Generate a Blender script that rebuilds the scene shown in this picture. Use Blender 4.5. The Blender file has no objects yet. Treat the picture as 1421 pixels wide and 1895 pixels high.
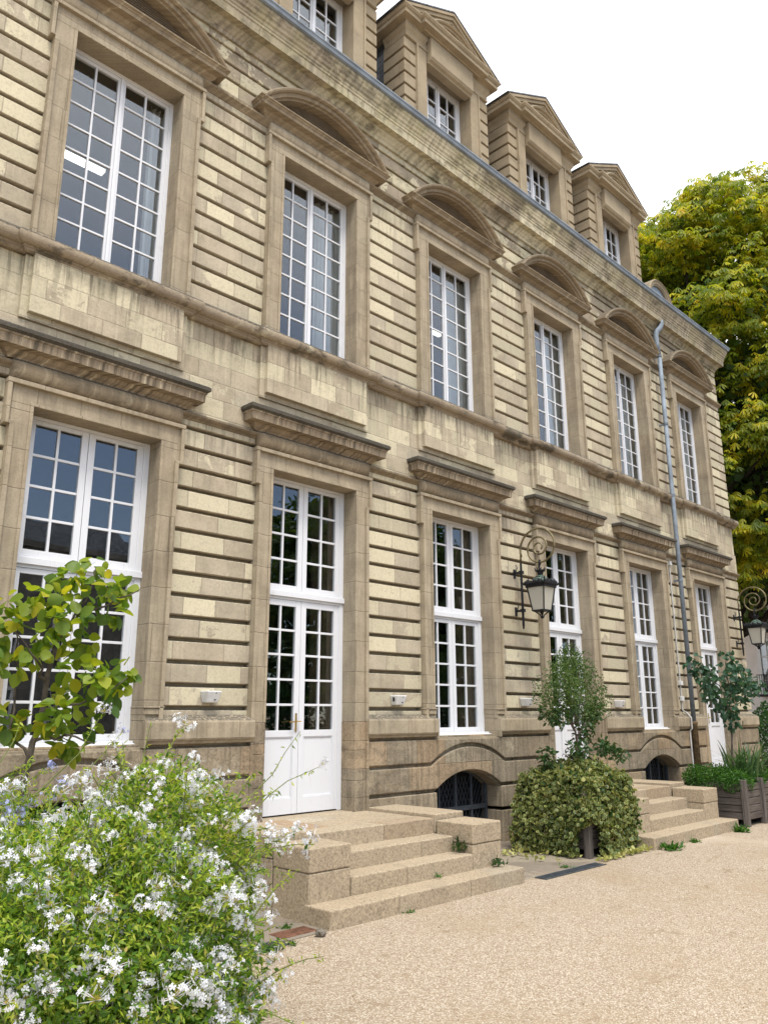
import bpy, math, random
import numpy as np
from mathutils import Vector, Matrix
R = math.radians
rng = np.random.default_rng(7)
random.seed(7)
S = bpy.context.scene
COL = S.collection

# ------------------------------------------------------------------ camera
cam = bpy.data.cameras.new("camera")
cam.sensor_fit = 'VERTICAL'; cam.sensor_height = 24.0; cam.lens = 1480.24 / 1895 * 24.0
cam.clip_start = 0.05; cam.clip_end = 1500
cob = bpy.data.objects.new("camera", cam); COL.objects.link(cob)
yaw, pitch, roll = 0.787395, 0.248913, -0.002746
F = Vector((math.sin(yaw)*math.cos(pitch), math.cos(yaw)*math.cos(pitch), math.sin(pitch)))
Rt = Vector((math.cos(yaw), -math.sin(yaw), 0)); Up = Rt.cross(F)
R2 = Rt*math.cos(roll) + Up*math.sin(roll); U2 = Up*math.cos(roll) - Rt*math.sin(roll)
CAM = Vector((-3.85567, -8.42725, 1.65))
cob.matrix_world = Matrix(((R2.x, U2.x, -F.x, CAM.x), (R2.y, U2.y, -F.y, CAM.y), (R2.z, U2.z, -F.z, CAM.z), (0, 0, 0, 1)))
S.camera = cob

# ------------------------------------------------------------------ light
S.view_settings.view_transform = 'Standard'; S.view_settings.look = 'None'
S.view_settings.gamma = 1.0; S.view_settings.use_curve_mapping = False
S.view_settings.exposure = 0.88
S.cycles.use_denoising = True
S.cycles.max_bounces = 8; S.cycles.diffuse_bounces = 1; S.cycles.glossy_bounces = 3; S.cycles.transparent_max_bounces = 12
S.cycles.caustics_reflective = False; S.cycles.caustics_refractive = False
SUN_EL, SUN_AZ = R(64), R(208)          # azimuth clockwise from +Y: in front of the facade, a little to the left
W = bpy.data.worlds.new("World"); S.world = W; W.use_nodes = True
wt = W.node_tree; wt.nodes.clear()
def wn(t, **k):
    n = wt.nodes.new(t)
    for a, b in k.items(): setattr(n, a, b)
    return n
sky = wn('ShaderNodeTexSky', sky_type='NISHITA', sun_disc=False, sun_elevation=SUN_EL, sun_rotation=SUN_AZ, altitude=50)
sky.air_density = 1.0; sky.dust_density = 0.4; sky.ozone_density = 2.5
tc = wn('ShaderNodeTexCoord'); sep = wn('ShaderNodeSeparateXYZ'); wt.links.new(tc.outputs['Generated'], sep.inputs[0])
nz = wn('ShaderNodeTexNoise'); nz.inputs['Scale'].default_value = 3.2; nz.inputs['Detail'].default_value = 7
wt.links.new(tc.outputs['Generated'], nz.inputs['Vector'])
def wm(op, a, b=None, c=None):
    n = wn('ShaderNodeMath', operation=op)
    for i, v in enumerate((a, b, c)):
        if v is None: continue
        if isinstance(v, (int, float)): n.inputs[i].default_value = v
        else: wt.links.new(v, n.inputs[i])
    return n.outputs[0]
# broken cloud: thick over the roofs and overhead, thin low over the far side of the courtyard
cover = wm('ADD', wm('MULTIPLY', sep.outputs['Y'], 1.1), wm('MULTIPLY', sep.outputs['Z'], 1.6))
cover = wm('ADD', cover, wm('MULTIPLY', wm('SUBTRACT', nz.outputs['Fac'], 0.5), 0.45))
mr = wn('ShaderNodeMapRange', interpolation_type='SMOOTHSTEP')
mr.inputs['From Min'].default_value = -0.35; mr.inputs['From Max'].default_value = 0.45
mr.inputs['To Min'].default_value = 0.12; mr.inputs['To Max'].default_value = 0.97
wt.links.new(cover, mr.inputs['Value'])
cl = wn('ShaderNodeMixRGB'); cl.inputs[1].default_value = (9.0, 9.1, 9.5, 1); cl.inputs[2].default_value = (11.5, 11.6, 11.9, 1)
wt.links.new(nz.outputs['Fac'], cl.inputs[0])
mx = wn('ShaderNodeMixRGB'); wt.links.new(mr.outputs[0], mx.inputs[0]); wt.links.new(sky.outputs[0], mx.inputs[1]); wt.links.new(cl.outputs[0], mx.inputs[2])
bg = wn('ShaderNodeBackground'); bg.inputs['Strength'].default_value = 0.10
wt.links.new(mx.outputs[0], bg.inputs['Color'])
wo = wn('ShaderNodeOutputWorld'); wt.links.new(bg.outputs[0], wo.inputs['Surface'])
sl = bpy.data.lights.new("sun", 'SUN'); sl.energy = 1.7; sl.angle = R(18); sl.color = (1.0, 0.965, 0.91)
so = bpy.data.objects.new("sun", sl); COL.objects.link(so)
sd = Vector((math.sin(SUN_AZ)*math.cos(SUN_EL), math.cos(SUN_AZ)*math.cos(SUN_EL), math.sin(SUN_EL)))
so.rotation_euler = sd.to_track_quat('Z', 'Y').to_euler(); so.location = sd*60

# ------------------------------------------------------------------ materials
class NB:
    def __init__(s, name):
        s.m = bpy.data.materials.new(name); s.m.use_nodes = True; s.t = s.m.node_tree; s.t.nodes.clear()
        s.out = s.n('ShaderNodeOutputMaterial'); s._pos = None
    def n(s, t, **k):
        x = s.t.nodes.new(t)
        for a, b in k.items(): setattr(x, a, b)
        return x
    def put(s, sock, v):
        if v is None: return
        if hasattr(v, 'is_output'): s.t.links.new(v, sock)
        elif isinstance(v, (tuple, list)): sock.default_value = tuple(v) + ((1,) if len(v) == 3 and len(sock.default_value) == 4 else ())
        else: sock.default_value = v
    def math(s, op, a, b=None, c=None, clamp=False):
        x = s.n('ShaderNodeMath', operation=op, use_clamp=clamp)
        for i, v in enumerate((a, b, c)): s.put(x.inputs[i], v)
        return x.outputs[0]
    def pos(s):
        if s._pos is None: s._pos = s.n('ShaderNodeNewGeometry')
        return s._pos.outputs['Position']
    def xyz(s, v=None):
        x = s.n('ShaderNodeSeparateXYZ'); s.put(x.inputs[0], v or s.pos()); return x.outputs
    def comb(s, x, y, z):
        c = s.n('ShaderNodeCombineXYZ'); s.put(c.inputs[0], x); s.put(c.inputs[1], y); s.put(c.inputs[2], z); return c.outputs[0]
    def scaled(s, sx, sy, sz):
        x = s.n('ShaderNodeVectorMath', operation='MULTIPLY'); s.put(x.inputs[0], s.pos()); x.inputs[1].default_value = (sx, sy, sz); return x.outputs[0]
    def noise(s, scale, detail=4, rough=0.55, vec=None, dist=0.0):
        x = s.n('ShaderNodeTexNoise'); x.inputs['Scale'].default_value = scale; x.inputs['Detail'].default_value = detail
        x.inputs['Roughness'].default_value = rough; x.inputs['Distortion'].default_value = dist
        s.put(x.inputs['Vector'], vec or s.pos()); return x.outputs['Fac']
    def white(s, vec, dim='3D'):
        x = s.n('ShaderNodeTexWhiteNoise', noise_dimensions=dim)
        s.put(x.inputs['W' if dim == '1D' else 'Vector'], vec); return x.outputs['Value']
    def voro(s, scale, feature='F1', out='Distance', vec=None, rand=1.0):
        x = s.n('ShaderNodeTexVoronoi', feature=feature); x.inputs['Scale'].default_value = scale; x.inputs['Randomness'].default_value = rand
        s.put(x.inputs['Vector'], vec or s.pos()); return x.outputs[out]
    def rng(s, v, a, b, c=0.0, d=1.0, smooth=True):
        x = s.n('ShaderNodeMapRange', interpolation_type='SMOOTHSTEP' if smooth else 'LINEAR')
        s.put(x.inputs['Value'], v)
        for k, q in zip(('From Min', 'From Max', 'To Min', 'To Max'), (a, b, c, d)): x.inputs[k].default_value = q
        return x.outputs[0]
    def mix(s, f, a, b, mode='MIX'):
        x = s.n('ShaderNodeMixRGB', blend_type=mode); s.put(x.inputs[0], f); s.put(x.inputs[1], a); s.put(x.inputs[2], b); return x.outputs[0]
    def ramp(s, v, stops):
        x = s.n('ShaderNodeValToRGB'); e = x.color_ramp.elements
        while len(e) < len(stops): e.new(0.5)
        for i, (p, c) in enumerate(stops): e[i].position = p; e[i].color = tuple(c) + (1,)
        s.put(x.inputs[0], v); return x.outputs[0]
    def bump(s, h, strength=0.5, dist=0.01, normal=None):
        x = s.n('ShaderNodeBump'); x.inputs['Strength'].default_value = strength; x.inputs['Distance'].default_value = dist
        s.put(x.inputs['Height'], h); s.put(x.inputs['Normal'], normal); return x.outputs[0]
    def principled(s, col, rough=0.8, metal=0.0, normal=None, spec=0.3, **k):
        p = s.n('ShaderNodeBsdfPrincipled'); s.put(p.inputs['Base Color'], col); s.put(p.inputs['Roughness'], rough)
        s.put(p.inputs['Metallic'], metal); s.put(p.inputs['Normal'], normal); s.put(p.inputs['Specular IOR Level'], spec)
        for a, b in k.items(): s.put(p.inputs[a], b)
        s.t.links.new(p.outputs[0], s.out.inputs[0]); return p
def mul(c, f): return tuple(x*f for x in c)

TAN = (0.475, 0.398, 0.288); CREAM = (0.63, 0.555, 0.39)
def stone(name, tan=TAN, cream=CREAM, fresh=0.0, per=0.2655, z0=0.0, bw=0.62, streak=0.0, moss=0.0, grain=0.35, joint=0.5, patch=0.0, lichen=0.75, orange=0.0, island=False, chan=0.0, blotch=0.0, drip=None, speck=0.0):
    b = NB(name); o = b.xyz(); u = b.math('ADD', o[0], o[1])
    rowf = b.math('DIVIDE', b.math('SUBTRACT', o[2], z0), per); row = b.math('FLOOR', rowf)
    rr = b.white(row, '1D')
    u2 = b.math('ADD', b.math('DIVIDE', u, b.math('MULTIPLY_ADD', rr, 0.5*bw, 0.75*bw)), b.math('MULTIPLY', rr, 17.3))
    cl_ = b.math('FLOOR', u2); idv = b.comb(cl_, row, 3.7); rnd = b.white(idv); rnd2 = b.white(b.comb(row, cl_, 9.1))
    if island:
        gi = b.n('ShaderNodeNewGeometry'); rnd = gi.outputs['Random Per Island']; rnd2 = b.white(b.math('MULTIPLY', rnd, 91.7), '1D')
    fr = b.math('SUBTRACT', u2, cl_)
    wob = b.math('MULTIPLY', b.math('SUBTRACT', b.noise(9, 2), 0.5), 0.010)
    je = b.math('ADD', b.math('MULTIPLY', b.math('MINIMUM', fr, b.math('SUBTRACT', 1.0, fr)), bw), wob)
    zf = b.math('SUBTRACT', rowf, row); ze = b.math('ADD', b.math('MULTIPLY', b.math('MINIMUM', zf, b.math('SUBTRACT', 1.0, zf)), per), wob)
    jl = b.rng(b.math('MINIMUM', je, ze), 0.002, 0.008, 1.0, 0.0)
    n1 = b.noise(5.5, 8, 0.62); n2 = b.noise(0.55, 3); n3 = b.noise(38, 5, 0.7); n4 = b.noise(2.2, 5, 0.6)
    # flaked face: pale fresh stone where the grey-brown skin has come off, block by block
    if speck: n1 = b.noise(70, 4, 0.7); n4 = b.noise(45, 3, 0.7)
    fv = b.math('ADD', b.math('MULTIPLY', b.math('SUBTRACT', rnd, 0.5), 2.3), b.math('ADD', b.math('MULTIPLY', b.math('SUBTRACT', n1, 0.5), 1.9), b.math('MULTIPLY', b.math('SUBTRACT', n2, 0.5), 2.0)))
    fm = b.rng(fv, 0.45-fresh-0.05, 0.45-fresh+0.06)
    if chan: fm = b.math('MULTIPLY', fm, b.math('LESS_THAN', zf, chan))
    if chan:
        chip = b.math('MULTIPLY', b.math('MAXIMUM', b.rng(zf, 0.70, 0.80), b.rng(zf, 0.09, 0.0)), b.math('LESS_THAN', zf, chan+0.005)); chip = b.rng(b.math('ADD', chip, b.math('MULTIPLY', b.math('SUBTRACT', b.noise(26, 4, 0.7), 0.5), 2.2)), 0.92, 1.05)
    skin = b.mix(b.rng(n4, 0.3, 0.7), mul(tan, 0.80), mul(tan, 1.14))
    skin = b.mix(b.math('MULTIPLY', rnd2, 0.35), skin, (tan[0]*1.15, tan[1]*1.22, tan[2]*1.30))
    pale = b.mix(b.rng(rnd2, 0.0, 1.0, smooth=False), mul(cream, 0.80), mul(cream, 1.12))
    pale = b.mix(b.rng(b.noise(16, 6, 0.7), 0.52, 0.72, 0.0, 0.5), pale, mul(cream, 0.62))
    c = b.mix(fm, skin, pale)
    if chan: c = b.mix(b.math('MULTIPLY', chip, 0.75), c, mul(cream, 1.08))
    if patch:
        pm = b.rng(b.math('ADD', b.noise(0.9, 6, 0.62), b.math('MULTIPLY', b.math('SUBTRACT', rnd, 0.5), 0.12)), 0.60-patch*0.2, 0.615-patch*0.2)
        c = b.mix(pm, c, mul(cream, 1.05))
    if orange: c = b.mix(b.math('MULTIPLY', b.rng(rnd, 0.62, 0.80), orange), c, (0.36, 0.215, 0.105))
    if streak:
        st = b.noise(1.0, 5, 0.6, b.comb(b.math('MULTIPLY', u, 14.0), 0.0, b.math('MULTIPLY', o[2], 1.1)))
        sm = b.math('MULTIPLY', b.rng(st, 0.46, 0.62), b.rng(b.noise(1.6, 3), 0.32, 0.55))
        if drip: sm = b.math('MULTIPLY', sm, b.rng(o[2], drip[0]-drip[1], drip[0]-0.05*drip[1], 0.06, 1.25))
        c = b.mix(b.math('MULTIPLY', sm, streak, clamp=True), c, (0.105, 0.086, 0.06))
        c = b.mix(b.math('MULTIPLY', b.rng(st, 0.44, 0.34), streak*0.75), c, mul(cream, 1.1))
    if moss:
        mm = b.rng(b.noise(1.7, 6, 0.65), 0.44, 0.66); c = b.mix(b.math('MULTIPLY', mm, moss), c, (0.40, 0.355, 0.185))
        dm = b.rng(b.noise(3.1, 7, 0.7, b.scaled(1.0, 1.0, 1.7)), 0.53, 0.63); c = b.mix(b.math('MULTIPLY', dm, moss), c, (0.11, 0.092, 0.062))
    if blotch:
        bm_ = b.rng(b.math('ADD', b.noise(2.4, 6, 0.65, b.scaled(1, 1, 2.0)), b.math('MULTIPLY', b.math('SUBTRACT', b.noise(0.7, 2), 0.5), 0.5)), 0.50, 0.64); c = b.mix(b.math('MULTIPLY', bm_, blotch), c, (0.10, 0.085, 0.06))
        c = b.mix(b.math('MULTIPLY', b.rng(b.noise(3.3, 6, 0.65), 0.56, 0.66), blotch*0.6), c, mul(cream, 0.95))
    # lichen crust on weathered tops
    g = b.n('ShaderNodeNewGeometry'); gz = b.xyz(g.outputs['True Normal'])[2]
    lm = b.math('MULTIPLY', b.rng(gz, 0.35, 0.6), b.rng(b.noise(30, 4, 0.7), 0.36, 0.52))
    c = b.mix(b.math('MULTIPLY', lm, lichen), c, (0.062, 0.058, 0.05))
    if speck: c = b.mix(b.math('MULTIPLY', b.rng(b.noise(150, 3, 0.6), 0.54, 0.66), speck), c, (0.13, 0.095, 0.06)); c = b.mix(b.math('MULTIPLY', b.rng(b.noise(1.7, 5, 0.6), 0.5, 0.7), 0.3), c, mul(tan, 0.6))
    c = b.mix(grain, c, b.mix(1.0, c, b.ramp(n3, [(0.28, (0.45, 0.43, 0.40)), (0.5, (1, 1, 1)), (0.75, (1.25, 1.24, 1.2))]), 'MULTIPLY'))
    c = b.mix(b.math('MULTIPLY', jl, joint), c, mul(tan, 0.50))
    h = b.math('ADD', b.math('MULTIPLY', n3, 0.35), b.math('ADD', b.math('MULTIPLY', n1, 0.5), b.math('MULTIPLY', jl, -0.8)))
    h = b.math('SUBTRACT', h, b.math('MULTIPLY', fm, 0.5))
    if chan: h = b.math('SUBTRACT', h, b.math('MULTIPLY', chip, 0.9))
    b.principled(c, 0.9, normal=b.bump(h, 0.55, 0.012), spec=0.15); return b.m
M = {}
M['rust_low'] = stone("limestone_courses_low", fresh=0.42, z0=1.715+0.05, per=0.2655, bw=0.6, chan=0.80, streak=0.32, drip=(5.3, 1.1))
M['rust_up'] = stone("limestone_courses_up", fresh=0.50, z0=7.20+0.05, per=0.2644, bw=0.6, chan=0.80, streak=0.32, drip=(10.3, 1.2))
M['trim'] = stone("limestone_trim", tan=(0.40, 0.325, 0.226), fresh=-1.15, per=0.43, z0=0.1, bw=0.52, joint=0.5, streak=0.22, blotch=0.12)
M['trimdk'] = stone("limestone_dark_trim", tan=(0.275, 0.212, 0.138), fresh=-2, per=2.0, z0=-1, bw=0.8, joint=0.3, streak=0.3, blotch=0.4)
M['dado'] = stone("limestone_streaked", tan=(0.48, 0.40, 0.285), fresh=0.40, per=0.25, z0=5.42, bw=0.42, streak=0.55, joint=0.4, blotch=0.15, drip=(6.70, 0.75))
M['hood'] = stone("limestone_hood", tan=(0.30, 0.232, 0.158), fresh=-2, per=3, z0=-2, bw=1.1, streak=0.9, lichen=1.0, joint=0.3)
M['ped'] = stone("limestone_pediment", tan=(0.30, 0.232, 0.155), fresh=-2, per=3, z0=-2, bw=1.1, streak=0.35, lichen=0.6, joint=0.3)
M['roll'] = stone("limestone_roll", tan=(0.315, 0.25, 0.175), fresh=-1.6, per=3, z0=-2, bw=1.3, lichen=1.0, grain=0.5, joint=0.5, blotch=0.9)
M['crust'] = stone("black_lichen_stone", tan=(0.10, 0.088, 0.07), fresh=-2, per=3, z0=-2, bw=1.1, lichen=1.0, grain=0.9, joint=0.2)
M['cornice'] = stone("limestone_cornice", tan=(0.40, 0.33, 0.235), fresh=0.05, per=4, z0=-2, bw=1.15, moss=0.45, streak=0.45, lichen=0.7, blotch=0.5)
M['frieze'] = stone("limestone_frieze", tan=(0.36, 0.29, 0.208), fresh=-0.25, per=0.2644, z0=7.20+0.055, bw=0.7, patch=0.35, moss=0.3, blotch=0.25)
M['dormer'] = stone("limestone_dormer", tan=(0.375, 0.295, 0.195), fresh=-2, per=0.6, z0=12, bw=0.8, joint=0.2, grain=0.25, lichen=0.4)
M['granite'] = stone("granite_plinth", tan=(0.33, 0.265, 0.183), cream=(0.42, 0.35, 0.25), fresh=0.1, per=0.375, z0=-0.195, bw=0.55, grain=0.85, joint=0.5, orange=0.4, streak=0.4, blotch=0.35, lichen=0.2)
M['step'] = stone("granite_steps", tan=(0.45, 0.36, 0.25), cream=(0.54, 0.46, 0.345), fresh=0.1, per=60, z0=-30, bw=90, grain=1.0, joint=0.0, orange=0.6, speck=0.5, lichen=0.0, island=True)
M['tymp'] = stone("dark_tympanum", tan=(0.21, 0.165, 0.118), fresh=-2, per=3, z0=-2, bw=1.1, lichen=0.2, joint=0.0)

def simple(name, col, rough=0.6, metal=0.0, var=0.15, vs=6, spec=0.3, bump=0.1, bs=40):
    b = NB(name); n = b.noise(vs, 5, 0.6)
    c = b.mix(b.rng(n, 0.3, 0.7), mul(col, 1-var), mul(col, 1+var))
    b.principled(c, rough, metal, b.bump(b.noise(bs, 4), bump, 0.004) if bump else None, spec); return b.m
def paint():
    b = NB("white_paint"); n = b.noise(7, 6, 0.65); n2 = b.noise(1.0, 5, 0.6, b.scaled(30, 30, 1.5))
    c = b.mix(b.rng(n, 0.60, 0.75, 0, 0.45), (0.80, 0.80, 0.82), (0.58, 0.57, 0.55)); c = b.mix(b.rng(n2, 0.58, 0.72, 0, 0.25), c, (0.5, 0.48, 0.44))
    b.principled(c, 0.42, normal=b.bump(b.math('ADD', n2, b.noise(60, 3)), 0.12, 0.004), spec=0.4); return b.m
M['paint'] = paint()
M['zinc'] = simple("zinc", (0.24, 0.275, 0.32), 0.6, 0.1, 0.2, 3)
M['pipe'] = simple("painted_zinc_pipe", (0.215, 0.25, 0.29), 0.6, 0.1, 0.25, 4)
M['castiron'] = simple("rusty_cast_iron", (0.17, 0.115, 0.06), 0.8, 0.0, 0.5, 9, bump=0.4)
M['iron'] = simple("dark_iron", (0.022, 0.022, 0.026), 0.55, 0.3, 0.3, 14)
M['grille'] = simple("cellar_grille_iron", (0.10, 0.11, 0.125), 0.5, 0.3, 0.3, 30)
M['brass'] = simple("brass", (0.60, 0.42, 0.15), 0.3, 0.9, 0.1)
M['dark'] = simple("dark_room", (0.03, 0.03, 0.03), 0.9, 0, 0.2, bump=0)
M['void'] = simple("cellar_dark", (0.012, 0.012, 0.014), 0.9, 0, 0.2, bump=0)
M['plate'] = simple("rusty_plate", (0.16, 0.075, 0.045), 0.8, 0.1, 0.5, 14, bump=0.5)
M['drain'] = simple("steel_drain", (0.12, 0.135, 0.15), 0.5, 0.5, 0.25, 14)
M['fixture'] = simple("white_fixture", (0.76, 0.75, 0.73), 0.4, 0, 0.06, 12, bump=0.05)
M['cable'] = simple("pale_conduit", (0.55, 0.53, 0.50), 0.5, 0, 0.15)
M['white_cloth'] = simple("white_curtain_cloth", (0.72, 0.72, 0.72), 0.9, 0, 0.05)
M['brown_cloth'] = simple("brown_curtain_cloth", (0.14, 0.10, 0.06), 0.9, 0, 0.2)
M['bark'] = simple("bark", (0.10, 0.08, 0.062), 0.9, 0, 0.4, 12, bump=0.8, bs=25)
M['darkbark'] = simple("dark_bark", (0.035, 0.028, 0.022), 0.9, 0, 0.4, 4, bump=0.8, bs=12)
M['twig'] = simple("green_twig", (0.16, 0.19, 0.05), 0.7, 0, 0.3, 12)
M['soil'] = simple("soil", (0.045, 0.033, 0.024), 0.95, 0, 0.4, 20, bump=0.8)
M['plaster'] = simple("pale_plaster", (0.80, 0.74, 0.71), 0.9, 0, 0.07, 1.5)
M['greystone'] = simple("grey_stone", (0.20, 0.19, 0.175), 0.9, 0, 0.3, 2)
M['rock'] = simple("grey_rubble", (0.16, 0.14, 0.11), 0.9, 0, 0.4, 20, bump=0.6)
def verdigris():
    b = NB("verdigris_copper"); n = b.noise(28, 6, 0.65)
    c = b.mix(b.rng(n, 0.46, 0.60), (0.022, 0.024, 0.022), (0.16, 0.27, 0.20)); b.principled(c, 0.6, 0.2, b.bump(n, 0.3, 0.004)); return b.m
M['verdigris'] = verdigris()
def scroll_mat():
    b = NB("weathered_bronze"); n = b.noise(7, 5, 0.6)
    c = b.ramp(n, [(0.30, (0.045, 0.04, 0.03)), (0.5, (0.20, 0.165, 0.085)), (0.66, (0.25, 0.215, 0.12)), (0.74, (0.16, 0.06, 0.035))]); b.principled(c, 0.5, 0.4); return b.m
M['bronze'] = scroll_mat()
def frosted():
    b = NB("frosted_lantern_glass"); p = b.principled(b.mix(b.noise(9, 3), (0.62, 0.58, 0.48), (0.74, 0.71, 0.62)), 0.35)
    t = b.n('ShaderNodeBsdfTranslucent'); t.inputs[0].default_value = (0.75, 0.72, 0.62, 1); m = b.n('ShaderNodeMixShader'); m.inputs[0].default_value = 0.25
    b.t.links.new(p.outputs[0], m.inputs[1]); b.t.links.new(t.outputs[0], m.inputs[2]); b.t.links.new(m.outputs[0], b.out.inputs[0]); return b.m
M['frosted'] = frosted()
def glass():
    b = NB("window_glass"); f = b.n('ShaderNodeLayerWeight'); f.inputs['Blend'].default_value = 0.5
    fac = b.math('MULTIPLY_ADD', b.math('POWER', f.outputs['Facing'], 5.0), 0.9, 0.095, clamp=True)
    o = b.xyz(); nrm = b.bump(b.noise(2.3, 2, 0.5), 0.05, 0.02)
    gl = b.n('ShaderNodeBsdfGlossy'); gl.inputs['Roughness'].default_value = 0.0; gl.inputs['Color'].default_value = (0.93, 0.96, 1, 1); b.put(gl.inputs['Normal'], nrm)
    tr = b.n('ShaderNodeBsdfTransparent'); tr.inputs[0].default_value = (0.86, 0.89, 0.90, 1)
    m = b.n('ShaderNodeMixShader'); b.put(m.inputs[0], fac); b.t.links.new(tr.outputs[0], m.inputs[1]); b.t.links.new(gl.outputs[0], m.inputs[2]); b.t.links.new(m.outputs[0], b.out.inputs[0]); return b.m
M['glass'] = glass()
def lamp_mat():
    b = NB("lit_tube"); e = b.n('ShaderNodeEmission'); e.inputs[0].default_value = (1, 0.95, 0.82, 1); e.inputs[1].default_value = 1.7; b.t.links.new(e.outputs[0], b.out.inputs[0]); return b.m
M['lit'] = lamp_mat()
def slate():
    b = NB("roof_slate"); o = b.xyz(); u = b.math('ADD', o[0], o[1]); rowf = b.math('DIVIDE', o[2], 0.13); row = b.math('FLOOR', rowf)
    u2 = b.math('ADD', b.math('DIVIDE', u, 0.2), b.math('MULTIPLY', row, 0.5)); col = b.math('FLOOR', u2)
    r = b.white(b.comb(col, row, 1)); zf = b.math('SUBTRACT', rowf, row); uf = b.math('SUBTRACT', u2, col)
    e = b.math('MULTIPLY', b.rng(zf, 0.0, 0.08), b.rng(uf, 0, 0.05)); c = b.ramp(r, [(0, (0.07, 0.078, 0.09)), (1, (0.16, 0.165, 0.185))])
    b.principled(b.mix(e, (0.02, 0.02, 0.022), c), 0.45, normal=b.bump(b.math('ADD', e, b.math('MULTIPLY', zf, -0.5)), 0.6, 0.02)); return b.m
M['slate'] = slate()
def wood():
    b = NB("grey_wood"); n = b.noise(1.0, 6, 0.65, b.scaled(3, 3, 42)); n2 = b.noise(5, 4)
    rr = b.white(b.math('FLOOR', b.math('DIVIDE', b.xyz()[2], 0.155)), '1D')
    c = b.ramp(n, [(0.3, (0.045, 0.036, 0.030)), (0.5, (0.105, 0.085, 0.072)), (0.7, (0.17, 0.145, 0.125))]); c = b.mix(b.math('MULTIPLY', rr, 0.4), c, (0.15, 0.125, 0.105))
    b.principled(c, 0.85, normal=b.bump(n, 0.5, 0.006)); return b.m
M['wood'] = wood()
def post_wood():
    b = NB("grey_wood_upright"); n = b.noise(1.0, 6, 0.65, b.scaled(42, 42, 2.5))
    c = b.ramp(n, [(0.3, (0.05, 0.042, 0.037)), (0.5, (0.125, 0.105, 0.092)), (0.7, (0.20, 0.175, 0.155))]); b.principled(c, 0.85, normal=b.bump(n, 0.5, 0.006)); return b.m
M['post'] = post_wood()
def gravel():
    b = NB("gravel"); fl = b.scaled(1, 1, 0.0)
    v = b.n('ShaderNodeTexVoronoi', feature='F1'); v.inputs['Scale'].default_value = 66; b.put(v.inputs['Vector'], fl)
    v2 = b.n('ShaderNodeTexVoronoi', feature='F1'); v2.inputs['Scale'].default_value = 120; b.put(v2.inputs['Vector'], fl)
    r = b.xyz(v.outputs['Color'])[0]; r2 = b.xyz(v2.outputs['Color'])[1]
    c = b.ramp(b.math('ADD', b.math('MULTIPLY', r, 0.55), b.math('MULTIPLY', r2, 0.45)), [(0.08, (0.30, 0.22, 0.15)), (0.35, (0.50, 0.40, 0.295)), (0.6, (0.60, 0.505, 0.39)), (0.92, (0.74, 0.665, 0.555))])
    d = b.rng(v.outputs['Distance'], 0.33, 0.58); c = b.mix(b.math('MULTIPLY', d, 0.6), c, (0.25, 0.18, 0.11))
    big = b.noise(0.42, 6, 0.62); c = b.mix(b.rng(big, 0.47, 0.64, 0, 0.5), c, (0.37, 0.275, 0.175)); c = b.mix(b.rng(b.noise(0.28, 5, 0.6), 0.56, 0.70, 0, 0.45), c, (0.64, 0.545, 0.42))
    c = b.mix(b.rng(b.noise(2.2, 7, 0.75, b.scaled(1.0, 1.7, 1.0)), 0.575, 0.68, 0, 0.55), c, (0.24, 0.165, 0.09)); c = b.mix(b.rng(b.noise(7.5, 4, 0.7), 0.66, 0.74, 0, 0.5), c, (0.23, 0.15, 0.08))
    h = b.math('ADD', b.math('MULTIPLY', v.outputs['Distance'], -1.0), b.math('MULTIPLY', v2.outputs['Distance'], -0.4))
    b1 = b.bump(b.noise(1.6, 4, 0.6), 0.5, 0.05)
    b.principled(c, 0.9, normal=b.bump(h, 0.75, 0.013, b1), spec=0.15); return b.m
M['gravel'] = gravel()
def pebble():
    b = NB("pebble_stone"); g = b.n('ShaderNodeNewGeometry')
    b.principled(b.ramp(g.outputs['Random Per Island'], [(0.0, (0.24, 0.16, 0.09)), (0.25, (0.46, 0.35, 0.23)), (0.65, (0.58, 0.48, 0.34)), (1, (0.78, 0.71, 0.60))]), 0.75); return b.m
M['pebble'] = pebble()
M['paving'] = stone("grey_paving", tan=(0.25, 0.205, 0.155), cream=(0.33, 0.28, 0.21), fresh=0.0, per=50, z0=-20, bw=0.9, grain=0.5, joint=0.7, lichen=0.0)

def leaf_mat(name, stops, trans=0.35, rough=0.45, spec=0.35, tcol=None, var=0.25):
    b = NB(name); g = b.n('ShaderNodeNewGeometry')
    f = b.math('ADD', b.math('MULTIPLY', g.outputs['Random Per Island'], 1-var), b.math('MULTIPLY', b.rng(b.noise(1.3, 3), 0.3, 0.7), var))
    c = b.ramp(f, stops); p = b.principled(c, rough, spec=spec)
    t = b.n('ShaderNodeBsdfTranslucent'); b.put(t.inputs[0], b.mix(1.0, c, tcol or (1.5, 1.6, 0.7), 'MULTIPLY'))
    m = b.n('ShaderNodeMixShader'); m.inputs[0].default_value = trans
    b.t.links.new(p.outputs[0], m.inputs[1]); b.t.links.new(t.outputs[0], m.inputs[2]); b.t.links.new(m.outputs[0], b.out.inputs[0]); return b.m
M['lf_plum'] = leaf_mat("plumbago_leaf", [(0, (0.04, 0.105, 0.014)), (0.5, (0.10, 0.20, 0.022)), (1, (0.22, 0.31, 0.035))], 0.38)
M['lf_young'] = leaf_mat("young_plumbago_leaf", [(0, (0.20, 0.32, 0.03)), (0.5, (0.34, 0.44, 0.05)), (0.88, (0.50, 0.50, 0.09)), (1, (0.46, 0.31, 0.11))], 0.48)
M['lf_round'] = leaf_mat("round_leaf", [(0, (0.06, 0.13, 0.02)), (0.4, (0.14, 0.22, 0.028)), (0.72, (0.27, 0.33, 0.03)), (0.93, (0.50, 0.45, 0.035)), (1, (0.38, 0.28, 0.05))], 0.48)
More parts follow.
